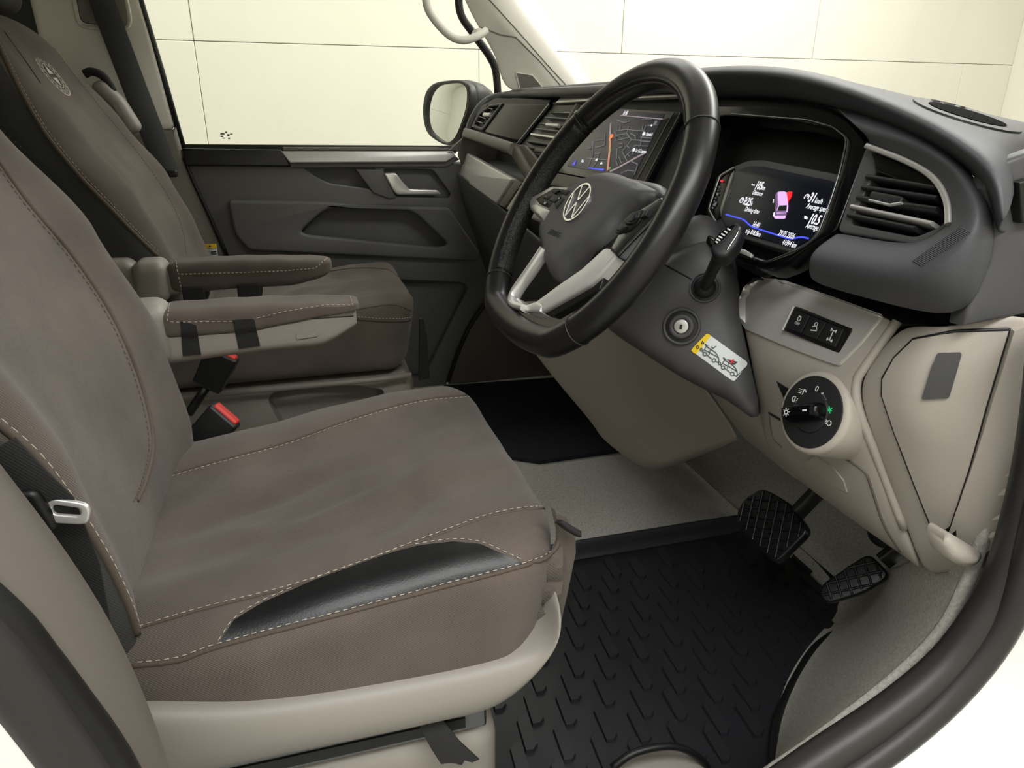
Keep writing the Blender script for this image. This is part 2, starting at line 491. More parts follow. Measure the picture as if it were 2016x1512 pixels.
M('pedal_rubber', (12, 13, 16), .35, bump=(500, .1))
M('sticker_white', (216, 222, 220), .5)
M('sticker_yellow', (240, 205, 20), .5)
M('ink', (50, 55, 58), .7)
M('ink_red', (205, 50, 55), .6)
M('buckle_red', (205, 52, 44), .45)
M('buckle_black', (22, 23, 23), .45, bump=(900, .15))
M('print_white', (226, 228, 228), .6)
M('print_green', (30, 150, 90), .5, emit=((40, 200, 120), .5))
M('screen_navy', (6, 8, 14), .3, spec=.25, emit=((12, 16, 26), .6))
M('screen_map', (14, 14, 20), .3, spec=.25, emit=((30, 29, 38), .8))
M('lit_white', (200, 200, 205), .4, emit=((238, 238, 245), .85))
M('lit_dim', (90, 90, 96), .4, emit=((92, 92, 100), .8))
M('lit_line', (110, 100, 110), .4, emit=((150, 132, 140), .8))
M('lit_orange', (230, 110, 30), .4, emit=((240, 120, 40), .9))
M('lit_salmon', (180, 120, 90), .4, emit=((186, 128, 104), .8))
M('lit_green', (70, 120, 60), .4, emit=((82, 124, 70), .8))
M('lit_blue', (60, 70, 220), .4, emit=((70, 82, 235), .9))
M('lit_purple', (190, 150, 210), .4, emit=((212, 172, 228), .9))
M('lit_purple_dark', (90, 66, 100), .4, emit=((112, 84, 124), .8))
M('lit_red', (225, 20, 30), .4, emit=((232, 24, 40), .9))
glass('window_glass', (.95, .96, .92, 1))
glass('windscreen_glass', (.985, .99, .965, 1))

# ================================================================== the studio round the van
def struct(o, label=None):
    o['kind'] = 'structure'
    if label: o['label'] = label
    return o
GZ = -.55
YW = 3.2
wb = root('wall_back', 'cream painted studio wall of large flat panels behind the van', None, (0, YW, GZ), kind='structure')
box('wall_core', (-4.6, YW+.03, GZ), (4.8, YW+.12, 2.9), 'studio_wall', wb)
zj = V(570, 86, y=YW).z
ja, jb, jc, jd = V(390, 140, y=YW).x, V(943, 130, y=YW).x, V(1226, 60, y=YW).x, V(1893, 150, y=YW).x
for (z0, z1, xs) in ((GZ, zj, (-4.6, -2.9, ja, jb, jd, 4.8)), (zj, 2.9, (-4.6, -2.9, ja, jc, 3.1, 4.8))):
    for a, b in zip(xs[:-1], xs[1:]):
        box('wall_panel', (a+.0015, YW, z0+.0015), (b-.0015, YW+.035, z1-.0015), 'studio_wall', wb, bevel=.003)
struct(box('wall_front', (4.8, -4.2, GZ), (4.9, YW+.12, 2.9), 'studio_wall'), 'cream studio wall ahead of the van')
struct(box('wall_left', (-4.7, -4.2, GZ), (-4.6, YW+.12, 2.9), 'studio_wall'), 'cream studio wall behind the rear of the van')
struct(box('wall_right', (-4.7, -4.3, GZ), (4.9, -4.2, 2.9), 'studio_wall'), 'cream studio wall on the driver side')
struct(box('floor', (-4.7, -4.3, GZ-.1), (4.9, YW+.12, GZ), 'studio_floor'), 'grey studio floor under the van')
struct(box('ceiling', (-4.7, -4.3, 2.9), (4.9, YW+.12, 3.0), 'studio_wall'), 'white studio ceiling with lamps')

# ================================================================== van shell
# cab floor and toe board
cf = root('cab_floor', 'grey carpet covering the van cab floor and toe board', 'carpet', (0, 0, -.02), kind='structure')
box('floor_carpet', (-2.2, -.74, -.03), (.62, .86, 0), 'carpet_grey', cf)
rows = [[(x, y, z) for y in (-.74, -.35, 0, .4, .8)] for x, z in ((.60, 0), (.66, .02), (.72, .09), (.78, .22), (.80, .36), (.80, .62))]
grid('toe_board', rows, 'carpet_grey', cf, sub=1, solid=.01)
# hump of carpet over the wheel arch beside the driver mat
cols = [((1735, 1110, .10), (1800, 1100, -.68), (1945, 1070)), ((1690, 1195, 0), (1800, 1190, -.68), (1912, 1165)),
        ((1645, 1250, 0), (1765, 1262, -.69), (1862, 1255)), ((1590, 1310, 0), (1700, 1335, -.695), (1780, 1340)),
        ((1545, 1400, 0), (1620, 1420, -.70), (1672, 1427)), ((1530, 1512, 0), (1545, 1505, -.705), (1560, 1508)),
        ((1540, 1640, 0), (1420, 1590, -.71), (1400, 1610)), ((1480, 1800, 0), (1150, 1700, -.72), (1120, 1720))]
rows = []
for a, b, c in cols:
    A = V(a[0], a[1], z=a[2]); B = V(b[0], b[1], y=b[2]); Cc = V(c[0], c[1], y=-.775)
    A0 = A+Vec((0, .03, -.004))
    rows.append([A0, A, A.lerp(B, .45)+Vec((0, 0, -.012)), B, B.lerp(Cc, .6)+Vec((0, 0, .006)), Cc])
arch = grid('wheel_arch_carpet', rows, 'carpet_grey', cf, sub=2, solid=.008)
# door seal round the driver door opening
ds = root('door_seal', 'black rubber seal curving along the edge of the driver door opening', 'door seal', (.3, -.8, .3))
cpath = [V(a, b, y=-.78) for a, b in ((2040, 700), (2012, 830), (1985, 960), (1938, 1090), (1910, 1165), (1862, 1255), (1780, 1340), (1672, 1427), (1560, 1508), (1400, 1610), (1120, 1720))]
cpath = crom(cpath, 5)
sweep('carpet_edging', [p+Vec((0, .006, .003)) for p in cpath], rectp(.012, .010), 'carpet_grey', ds, ref=Vec((0, 1, 0)))
tube('inner_lip', [p+Vec((.008, -.012, -.006)) for p in cpath], .0085, 'rubber_black', ds)
bpath = crom([V(a, b, y=-.815) for a, b in ((2075, 640), (2058, 800), (2030, 960), (1985, 1120), (1940, 1210), (1868, 1305), (1762, 1395), (1620, 1490), (1470, 1590), (1200, 1730))], 5)
tube('seal_bulb', bpath, .0165, 'rubber_seal', ds, n=14)
obp = crom([V(a, b, y=-.83) for a, b in ((2100, 700), (2080, 850), (2050, 1000), (2008, 1160), (1960, 1260), (1880, 1360), (1780, 1450), (1650, 1540), (1480, 1640), (1200, 1800))], 5)
tube('outer_lip', obp, .013, 'rubber_seal', ds, n=12)
# painted body below and ahead of the opening
vb = root('van_body', 'glossy white painted van body around the open driver door', 'van body', (.3, -.9, -.3))
rows = []
for p in obp:
    c = Vec((-.1, 0, .75)); o = (Vec((p.x, 0, p.z))-c).normalized()
    rows.append([p+Vec((0, .01, 0)), p+o*.018+Vec((0, -.004, 0)), p+o*.05+Vec((0, -.022, 0)), p+o*.085+Vec((0, -.06, 0)), p+o*.11+Vec((0, -.085, 0)), p+o*.45+Vec((0, -.10, 0))])
grid('door_frame_skin', rows, 'white_paint', vb, sub=1, solid=.004)

# near B-pillar: trim, seal and painted edge, lower left
bp1 = root('trim_1', 'smooth taupe lower B-pillar trim beside the driver seat', None, (-.45, -.85, 0), kind='structure')
YB = -.84
rt_e = [(-180, 690), (-60, 830), (0, 912), (110, 1052), (200, 1188), (262, 1310), (305, 1420), (336, 1512), (365, 1640), (375, 1800)]
lf_e = [(-420, 800), (-260, 960), (0, 1188), (80, 1280), (150, 1372), (205, 1448), (245, 1512), (285, 1600), (330, 1750), (350, 1950)]
rows = []
for a, b in zip(lf_e, rt_e):
    A = V(a[0], a[1], y=YB); B = V(b[0], b[1], y=YB+.03)
    rows.append([A+(A-CAM)*.1, A, A.lerp(B, .12)+Vec((0, -.008, 0)), A.lerp(B, .5)+Vec((0, -.016, 0)), A.lerp(B, .85)+Vec((0, -.008, 0)), B, B+(B-CAM)*.12])
def rise(r0, pts):
    """carry a row of a pillar on up to the roof"""
    c = sum(r0, Vec())/len(r0); return [[p+(Vec(q)-Vec((c.x, 0, c.z))) for p in r0] for q in pts]
UPB = ((-.62, 0, 1.31), (-.56, 0, 1.05), (-.49, 0, .85))
rows = rise(rows[0], UPB)+rows
grid('pillar_cover', rows, 'plastic_taupe', bp1, sub=2, solid=.004)
def up_line(l): c = l[0]; return [c+Vec((-.185, 0, .62)), c+Vec((-.125, 0, .36)), c+Vec((-.055, 0, .16))]+l
ls = crom(up_line([V(a-14, b+18, y=YB-.005) for a, b in lf_e]), 4)
sl = root('door_seal', 'dark grey rubber seal down the edge of the B-pillar beside taupe trim', 'door seal', (-.5, -.86, 0))
tube('seal_bulb', ls, .012, 'rubber_black', sl, n=12)
tube('seal_flank', crom(up_line([V(a-50, b+60, y=YB-.012) for a, b in lf_e]), 4), .016, 'rubber_seal', sl, n=12)
rows = []
for a, b in lf_e:
    A = V(a-76, b+92, y=YB-.02); rows.append([A, A+Vec((-.03, -.012, -.03)), A+Vec((-.10, -.03, -.10)), A+Vec((-.6, -.05, -.5))])
rows = [[p+d for p in rows[0]] for d in (Vec((-.185, 0, .66)), Vec((-.125, 0, .38)), Vec((-.055, 0, .17)))]+rows
grid('pillar_skin', rows, 'white_paint', vb, sub=1, solid=.004)
box('front_wing', (.40, -.93, -.30), (1.25, -.90, .66), 'white_paint', vb, bevel=.01)
box('wing_top', (.40, -.93, .655), (1.25, -.80, .675), 'white_paint', vb, bevel=.008)

# roof, rear partition and far side of the load area: they keep the cab shaded
rf = root('roof_panel', 'pale fabric headliner on the inside of the van roof', None, (-.8, 0, 1.3), kind='structure')
box('headliner', (-2.3, -.86, 1.30), (.10, .86, 1.34), 'headliner', rf)
box('roof_skin', (-2.3, -.90, 1.345), (.14, .90, 1.37), 'white_paint', rf)
rs = root('load_area', 'dark lined side and back of the van behind the seats', None, (-1.5, .8, 0), kind='structure')
box('side_lining_low', (-2.3, .82, 0), (-.62, .86, .86), 'plastic_door_dark', rs)
box('side_lining_high', (-2.3, .82, 1.22), (-.62, .86, 1.34), 'plastic_door_dark', rs)
box('rear_lining', (-2.34, -.86, 0), (-2.3, .86, 1.34), 'plastic_door_dark', rs)
box('window_post', (-.86, .815, .80), (-.735, .86, 1.30), 'plastic_black', rs)
box('near_lining_low', (-2.3, -.90, 0), (-.62, -.86, .80), 'plastic_door_dark', rs)  # opening above it made to let lamp light into the rear
box('near_lining_high', (-2.3, -.90, 1.24), (-.62, -.86, 1.34), 'plastic_door_dark', rs)
struct(box('window_4_added', (-2.3, -.882, .80), (-.62, -.878, 1.24), 'window_glass'), 'unseen side window added behind the driver seat to let lamp light in')  # unseen pane, added so driver-side lamp light reaches the far B-pillar
gl = struct(box('window_3', (-2.3, .838, .86), (-.80, .842, 1.22), 'window_glass'), 'side window glass behind the passenger seat')

# ------------------------------------------------------------------ passenger door
YD = .80
door = root('door_1', 'grey passenger door panel with silver strip and storage pocket', None, (-.1, .82, .02), kind='structure')
N_ = Vec((0, -1, 0))
def DP(l, y=YD): return [V(a, b, y=y) for a, b in l]
zs = V(600, 330, y=YD).z
pl = DP([(364, 318), (372, 340), (410, 420), (446, 500)])
outl = pl + [Vec((-.36, YD, .2)), Vec((-.33, YD, -.01)), Vec((.17, YD, -.01))] + DP([(862, 800), (884, 745), (905, 690), (940, 628), (985, 585), (1030, 560), (1060, 480), (1060, 360), (1000, 326), (960, 322)])
upper_recess = rnd(DP([(596, 329), (742, 333), (765, 378), (648, 362), (622, 350)]), .012)
handle_recess = rnd(DP([(754, 332), (852, 334), (888, 382), (884, 390), (776, 386)]), .01)
pocket_hole = rnd(DP([(584, 460), (640, 408), (815, 413), (888, 484), (870, 490), (600, 466)]), [.02, .03, .03, .02, .01, .02])
low_hole = rnd(DP([(786, 551), (912, 556), (922, 566), (835, 742), (700, 760), (640, 560)]), .012)
plate('panel', outl, N_, .03, 'plastic_door', door, bevel=.004, holes=[upper_recess, handle_recess, pocket_hole, low_hole])
plate('panel_back', [Vec((p.x*1.0, YD+.045, p.z)) for p in outl], N_, .02, 'plastic_door', door)
plate('door_skin', [Vec((p.x, .88, p.z)) for p in outl], N_, .02, 'white_paint', door)
# raised ledge with the pocket
led = DP([(448, 394), (640, 397), (700, 404), (884, 408), (945, 498), (940, 515), (490, 494), (462, 462)], YD-.022)
ph = rnd(DP([(590, 456), (644, 409), (812, 414), (884, 482), (866, 487), (604, 463)], YD-.022), [.02, .03, .03, .02, .01, .02])
plate('ledge', rnd(led, .012), Vec((0, -1, .0)), .02, 'plastic_door', door, bevel=.008, holes=[ph], bres=3)
plate('pocket_floor', DP([(584, 468), (645, 405), (818, 410), (892, 488)], YD+.040), N_, .005, 'plastic_door', door)
plate('lower_bin', rnd(DP([(782, 556), (908, 560), (916, 570), (840, 735), (600, 760), (640, 575)], YD+.038), .012), N_, .008, 'plastic_door', door)
# sweep between recess and handle, below the silver strip
plate('recess_bar', DP([(700, 333), (752, 334), (780, 388), (768, 392), (735, 380)], YD-.006), N_, .02, 'plastic_door', door, bevel=.003)
plate('handle_cup', DP([(752, 330), (856, 332), (892, 385), (886, 394), (774, 390)], YD+.024), N_, .006, 'plastic_door', door)
# belt line
plate('belt_panel', DP([(358, 291), (553, 294), (572, 327), (366, 326)], YD-.010), Vec((0, -1, .2)), .03, 'plastic_black', door, bevel=.003)
plate('silver_strip', DP([(553, 297), (892, 297), (898, 306), (878, 319), (571, 321)], YD-.014), Vec((0, -1, .25)), .03, 'silver_brushed', door, bevel=.003)
plate('strip_underside', DP([(571, 321), (878, 319), (898, 308), (905, 314), (880, 328), (574, 330)], YD-.006), Vec((0, -1, 0)), .03, 'plastic_door', door, bevel=.001)
plate('window_channel', DP([(358, 282), (895, 286), (900, 297), (360, 295)], YD+.012), Vec((0, -1, .4)), .03, 'rubber_black', door, bevel=.002)
plate('channel_cap', DP([(556, 286), (770, 288), (860, 289), (885, 293), (880, 297), (558, 294)], YD+.004), Vec((0, -1, .8)), .012, 'plastic_taupe', door, bevel=.002)
# pull handle: a silver L
hp = DP([(755, 341), (779, 340), (793, 358), (806, 372), (862, 374), (870, 384), (782, 384), (775, 377)], YD-.012)
hd = plate('door_handle', rnd(hp, .006), N_, .016, 'silver_satin', door, bevel=.004)
# window glass, in the channel
gl = struct(plate('window_1', [V(364, 290, y=.83), V(960, 292, y=.83), V(1010, 200, y=.83), V(985, 110, y=.83), V(880, -60, y=.83), V(700, -420, y=.83), V(150, -420, y=.83), V(262, -40, y=.83)], N_, .004, 'window_glass', bevel=.001), 'clear side window glass of the passenger door')
# small printed mark low in the glass
mk_ = [V(x, y, y=.8275) for x, y in ((0, 0),)]
loops = []
for (x, y, w_, h_) in ((434, 262, 8, 3), (434, 267, 6, 3), (443, 259, 4, 3), (447, 264, 5, 4), (453, 263, 5, 2), (449, 271, 4, 3), (438, 271, 5, 2)):
    loops.append(DP([(x, y), (x+w_, y), (x+w_, y+h_), (x, y+h_)], .8275))
jpoly('glass_mark', loops, N_, 'plastic_taupe', gl)
# black window frame
tube('window_frame_front', crom(DP([(905, -60), (905, 20), (932, 66), (962, 108), (976, 140), (981, 200)], .815), 5), .0105, 'rubber_black', door, n=8)
tube('window_frame_rear', DP([(230, -180), (270, -20), (318, 140), (362, 296)], .815), .0075, 'rubber_black', door, n=8)
tube('door_gap', crom(DP([(362, 310), (380, 355), (415, 430), (448, 505)], .795), 4), .0045, 'rubber_black', door, n=8)
# front hinge edge of the door: seal curve down to the floor and the footwell side
tube('hinge_seal', crom(DP([(1000, 565), (962, 592), (930, 634), (903, 690), (882, 752)], .782), 5), .0065, 'rubber_black', door, n=8)

fs_ = root('trim_5', 'grey footwell side lining ahead of the passenger door', None, (.4, .79, 0), kind='structure')
plate('kick_panel', [V(1060, 500, y=.795), V(962, 597, y=.795), V(930, 638, y=.795), V(903, 692, y=.795), V(884, 756, y=.795), Vec((.20, .795, .0)), Vec((.80, .795, 0)), Vec((.80, .795, .6)), Vec((.40, .795, .6))], N_, .02, 'plastic_taupe', fs_, bevel=.003)

# ------------------------------------------------------------------ far B-pillar
b2 = root('trim_2', 'cream upper and grey lower B-pillar trim behind the passenger seat', None, (-.6, .8, 0), kind='structure')
up_pts = [V(a, b, y=.795) for a, b in ((-20, -330), (150, -330), (268, -20), (300, 85), (344, 246), (338, 256), (296, 258), (120, 262), (84, 100))]
plate('upper_cover', up_pts, Vec((.1, -1, 0)), .05, 'pillar_cream', b2, bevel=.012, bres=3)
lo_pts = [V(a, b, y=.79) for a, b in ((120, 262), (296, 258), (338, 256), (346, 250), (362, 310), (445, 505), (480, 600))]+[Vec((-.37, .79, .0)), Vec((-.75, .79, 0))]
plate('lower_cover', lo_pts, Vec((.1, -1, 0)), .05, 'pillar_grey', b2, bevel=.012, bres=3)
rec = rnd([V(a, b, y=.782) for a, b in ((128, -60), (152, 55), (248, 63), (261, 45), (240, -60))], .02)
rin = rnd([V(a, b, y=.782) for a, b in ((137, -60), (158, 47), (243, 55), (252, 42), (232, -60))], .016)
plate('belt_slider_frame', rec, N_, .012, 'pillar_cream', b2, bevel=.003, holes=[rin])
plate('belt_slider_plate', rin, N_, .004, 'pillar_grey', b2)

# ------------------------------------------------------------------ far A-pillar, windscreen
a2 = root('trim_3', 'pale grey A-pillar trim between side window and windscreen', None, (.4, .75, .8), kind='structure')
YA = .765
lf = [(850, -120), (905, -20), (925, 30), (957, 82), (980, 125), (988, 188)]
md = [(905, -120), (945, -20), (968, 30), (1002, 66), (1035, 90), (1075, 182)]
mr = [(940, -120), (968, -20), (1000, 40), (1030, 85), (1060, 115), (1110, 182)]
rg = [(960, -120), (1002, -20), (1030, 20), (1070, 72), (1105, 115), (1152, 180)]
rows = [[V(*a, y=YA+.02), V(*b, y=YA-.015), V(*c, y=YA-.02), V(*d, y=YA-.005), V(*d, y=YA-.005)+Vec((.02, .03, 0))] for a, b, c, d in zip(lf, md, mr, rg)]
d0 = (rows[0][2]-rows[2][2]); k0 = (1.32-rows[0][2].z)/d0.z
rows = [[p+d0*k0 for p in rows[0]]]+rows
far_rows = rows
apil = grid('pillar_cover', rows, 'pillar_cream', a2, sub=2, solid=.006)
sA = Surf([apil])
for l in (((870, -10), (912, 40), (985, 68), (1015, 73)), ((1015, 73), (1062, 120), (1112, 178)), ((955, -10), (1020, 62), (1075, 125), (1124, 178))):
    seam('trim_joint', sA, l, .0016, 'pillar_grey', a2, curve=False)
decal('tweeter_grille', sA, [(1018, 145), (1048, 150), (1068, 176), (1028, 182)], 'pillar_grey', a2, off=.002)
seam('tweeter_rim', sA, [(1025, 182), (1015, 143), (1048, 148), (1073, 178)], .0016, 'pillar_cream', a2, curve=False, off=.002)
ws = [Vec((.80, .74, .86)), Vec((.92, .0, .86)), Vec((.80, -.74, .86)), Vec((.17, -.66, 1.36)), Vec((.22, 0, 1.36)), Vec((.17, .66, 1.36))]
wA = [V(1152, 180, y=.75), V(960, -120, y=.75)]
def lerp(a, b, t): return Vec(a)*(1-t)+Vec(b)*t
rows = []
for k in range(5):
    t = -.35+1.35*k/4; A = wA[0].lerp(wA[0]+(wA[1]-wA[0])*1.15, t)+Vec((.02, .0, 0))
    rows.append([A, Vec((A.x+.09, .3, A.z)), Vec((A.x+.11, 0, A.z)), Vec((A.x+.09, -.3, A.z)), Vec((A.x, -.75, A.z))])
wsg = grid('window_2', rows, 'windscreen_glass', None, sub=2, solid=.005); struct(wsg, 'clear windscreen glass above the dashboard')
# driver side A-pillar, its lower end shows at the top right
a1 = root('trim_4', 'pale A-pillar beside the windscreen on the driver side', None, (.5, -.78, .8), kind='structure')
rows = [[Vec((p.x-.03, -p.y+.025, p.z)) for p in r_] for r_ in far_rows]
rows.append([p+Vec((.05, -.02, -.10)) for p in rows[-1]])
grid('pillar_cover', rows, 'pillar_cream', a1, sub=2, solid=.006)

# ================================================================== seats
from mathutils import noise
def interp(tab, v):
    if v <= tab[0][0]: return tab[0][1]
    for (a, p), (b, q) in zip(tab[:-1], tab[1:]):
        if v <= b:
            t = (v-a)/(b-a); t = t*t*(3-2*t)*.35+t*.65; return p+(q-p)*t
    return tab[-1][1]
def sstep(a, b, v):
    t = max(0, min(1, (v-a)/(b-a))); return t*t*(3-2*t)
TOPZ = [(-.55, .345), (-.40, .362), (-.30, .376), (-.2, .396), (-.1, .408), (0, .410)]
def make_cushion(rt_, yc, mat, wr=1.0, near=-1):
    def fn(p):
        x = p.x-.265; t = (x+.53)/.53; y = p.y; a = abs(y)/.228
        wt = sstep(-.075, .06, p.z)
        z = .335+p.z + wt*(interp(TOPZ, x)-.40)
        z += wt*(.010*math.exp(-((abs(y)-.165)/.045)**2) - .008*math.exp(-(y/.12)**2)*sstep(-.05, -.2, x))
        q = Vec((x*4+yc, y*9+yc*3, 0))
        z += wt*wr*(.007*noise.noise(q)+.003*noise.noise(q*2.7))*(1-sstep(.16, .21, abs(y)))
        # soft folds where the cover has stretched
        for (fx, fy, an, L, A) in ((-.20, -.06, .35, .09, .008), (-.14, -.10, .9, .07, -.007), (-.25, .02, .2, .10, -.007), (-.09, .0, 1.1, .1, .005), (-.3, -.05, -.3, .06, .005)):
            dx, dy = x-fx, y*(-near)-fy; u = dx*math.cos(an)+dy*math.sin(an); v = -dx*math.sin(an)+dy*math.cos(an)
            z += wt*wr*A*math.exp(-(u/L)**2-(v/.016)**2)
        x -= .035*(a**5)*sstep(.6, 1, t)+(1-wt)*.022*sstep(.5, 1, t)
        y *= 1+.035*sstep(-.06, .03, -p.z)*(1-wt)
        return Vec((x, yc+y, z))
    return rbox('cushion', (.53, .456, .13), .028, fn, mat, rt_, div=(40, 34, 5))
def make_back(rt_, yc, prof, mat, top=.94):
    def fn(p):
        v = (p.z+.34)/.68; z = .26+v*(top-.26); y = p.y
        ws = 1-.10*sstep(.55, 1, v)-.05*sstep(.25, 0, v)
        f = (p.x+.065)/.13                                     # 0 back .. 1 front
        x = interp(prof, z)-(1-f)*(.125-.03*v)
        a = abs(y)/.235
        x += f*(.018*math.exp(-((a-.80)/.16)**2)*(1-.6*sstep(.6, 1, v)) - .012*math.exp(-(a/.5)**2)*sstep(.0, .3, v))
        q = Vec((y*7+yc*5, z*6, .3)); x += f*.003*noise.noise(q)
        x -= .03*(a**4)*sstep(.75, 1, v)
        z -= .025*(a**4)*sstep(.8, 1, v)
        return Vec((x, yc+y*ws, z))
    return rbox('backrest', (.13, .47, .68), .042, fn, mat, rt_, div=(3, 34, 44))
DPROF = [(.24, -.405), (.40, -.400), (.53, -.420), (.66, -.468), (.77, -.535), (.90, -.612), (1.0, -.67)]
PPROF = [(.24, -.43), (.40, -.443), (.53, -.480), (.64, -.522), (.744, -.588), (.88, -.664), (1.0, -.73)]
def make_headrest(rt_, yc, xt, zt, mat='leather_black'):
    def fn(p):
        return Vec((xt-.065+p.x-.25*p.z, yc+p.y*(1-.15*sstep(0, .1, p.z)), zt+.105+p.z))
    h = rbox('headrest', (.10, .27, .19), .045, fn, mat, rt_, div=(4, 10, 8))
    for s in (-1, 1):
        tube('headrest_rod', [(xt-.05, yc+s*.06, zt-.06), (xt-.07, yc+s*.06, zt+.05)], .006, 'chrome', h)
    return h
def make_armrest(rt_, yc, x0, x1, zt0, zt1, h0, h1, cover_low, plastic, width=.058):
    """padded armrest: plastic body, fabric sleeve, straps. side profile runs from x0 (pivot) to x1 (tip)"""
    L = x1-x0
    def ztop(x): t = (x-x0)/L; return zt0+(zt1-zt0)*t+.004*math.sin(math.pi*t)
    def zbot(x):
        t = (x-x0)/L; return ztop(x)-(h0+(h1-h0)*t)+.022*sstep(.72, 1, t)**2
    def body(p):
        t = (p.x/(L)+.5); x = x0+L*t; s = p.z/.07+.5
        return Vec((x, yc+p.y*(1-.25*sstep(.85, 1, t)), zbot(x)+(ztop(x)-.002-zbot(x))*s))
    b = rbox('armrest_body', (L, width, .07), .016, body, plastic, rt_, div=(16, 3, 4))
    def cov(p):
        t = (p.x/(L-.012)+.5); x = x0+.016+(L-.012)*t; s = p.z/.05+.5; lo = interp(cover_low, x)
        return Vec((x, yc+p.y*(1-.22*sstep(.85, 1, t)), lo+(ztop(x)+.004+.0006*math.sin(x*110)-lo)*s))
    c = rbox('armrest_sleeve', (L-.012, width+.009, .05), .014, cov, 'seat_fabric', rt_, div=(22, 4, 4))
    return b, c, ztop, zbot

# ---------------------------------------------------------------- driver seat
seat1 = root('car_seat', 'driver seat in brown fabric cover with black leather patch on cushion side', 'car seat', (-.25, -.45, 0))
dcush = make_cushion(seat1, -.45, 'seat_fabric', 1.0)
dback = make_back(seat1, -.45, DPROF, 'seat_fabric', .95)
make_headrest(seat1, -.45, -.64, .94)
sC = Surf([dcush]); sB = Surf([dback]); sCB = Surf([dcush, dback])
# side of the cushion below the seam, in the same cover fabric
lowseam = [(1105, 1045), (1090, 1085), (1035, 1112), (850, 1161), (650, 1214), (432, 1273), (350, 1301), (262, 1312)]
side_out = [(1106, 1050), (1088, 1088), (1035, 1114), (850, 1163), (650, 1216), (432, 1275), (350, 1303), (255, 1314), (250, 1400), (330, 1420), (520, 1420), (760, 1372), (960, 1330), (1062, 1290), (1090, 1240), (1106, 1150)]
dside = decal('cushion_side', sC, side_out, 'seat_fabric', seat1, off=.0012, thick=.003, step=9)
leaf = [(430, 1270), (462, 1223), (521, 1188), (625, 1143), (700, 1116), (762, 1094), (824, 1077), (893, 1069), (945, 1074), (997, 1095), (1034, 1111), (850, 1159), (650, 1212)]
decal('leather_patch', sC, leaf, 'leather_black', dcush, off=.0022, thick=.002, step=7)
sS = Surf([dcush, dside])
seam('side_piping', sS, lowseam, .0022, 'piping_brown', dcush, off=.001)
stitch('stitching', sC, [(a, b-6) for a, b in lowseam[1:]], 'stitch_thread', dcush, off=.003)
stitch('stitching', sC, [(430, 1262), (462, 1217), (521, 1181), (625, 1137), (700, 1110), (762, 1088), (824, 1071), (893, 1062), (945, 1067), (997, 1088), (1036, 1106)], 'stitch_thread', dcush)
front = [(885, 748), (947, 776), (1000, 848), (1050, 915), (1088, 975), (1100, 1005), (1106, 1040)]
seam('front_piping', sC, front, .0022, 'piping_brown', dcush)
far_seam = [(290, 948), (420, 910), (560, 872), (700, 822), (830, 787), (947, 776)]
near_seam = [(272, 1238), (400, 1200), (560, 1160), (700, 1114), (850, 1058), (960, 1018), (1040, 1003), (1098, 1002)]
for l, d in ((far_seam, 4), (near_seam, -4)):
    seam('seam_ridge', sC, l, .0014, 'piping_brown', dcush)
    stitch('stitching', sC, [(a, b+d) for a, b in l], 'stitch_thread', dcush)
back_pipe = [(-20, 292), (0, 320), (60, 405), (140, 500), (215, 612), (265, 722), (292, 812), (300, 880), (288, 940), (270, 985)]
seam('back_piping', sB, back_pipe, .0026, 'piping_brown', dback)
stitch('stitching', sB, [(a-8, b+3) for a, b in back_pipe], 'piping_brown', dback)
# uncovered side of the backrest and the hem of the cover
side_pan = [(-40, 850), (40, 885), (95, 935), (150, 1010), (200, 1090), (240, 1170), (268, 1240), (262, 1300), (180, 1300), (60, 1120), (-60, 1000)]
decal('back_side', sB, side_pan, 'seat_fabric_charcoal', dback, off=.001, thick=.004, step=9)
hem = [(-30, 815), (0, 838), (60, 890), (105, 945), (160, 1025), (210, 1110), (248, 1190), (268, 1248)]
seam('cover_hem', sB, hem, .0035, 'piping_brown', dback, off=.001)
stitch('stitching', sB, [(a+9, b-7) for a, b in hem], 'stitch_thread', dback, ln=.006)
# plastic side shield
st = [((150, 1400), (150, 1600)), ((235, 1388), (235, 1565)), ((300, 1384), (330, 1538)), ((480, 1387), (500, 1497)), ((700, 1351), (720, 1453)), ((900, 1314), (900, 1414)), ((1000, 1290), (972, 1397)), ((1058, 1265), (1030, 1350)), ((1088, 1232), (1080, 1288)), ((1100, 1190), (1102, 1232))]
rows = []
for k, (a, b) in enumerate(st):
    A = V(*a, y=-.684); B = V(*b, y=-.690); i = Vec((0, .03, 0))
    rows.append([A+i, A, A.lerp(B, .12)+Vec((0, -.012, 0)), A.lerp(B, .55)+Vec((0, -.016, 0)), A.lerp(B, .9)+Vec((0, -.006, 0)), B, B+i+Vec((0, 0, -.002))])
P9 = rows[-1]; rows.append([p+Vec((.012, .06, 0)) for p in P9]); rows.append([p+Vec((.016, .40, 0)) for p in P9])
shield = grid('side_shield', rows, 'plastic_seat', seat1, sub=2, solid=.004)
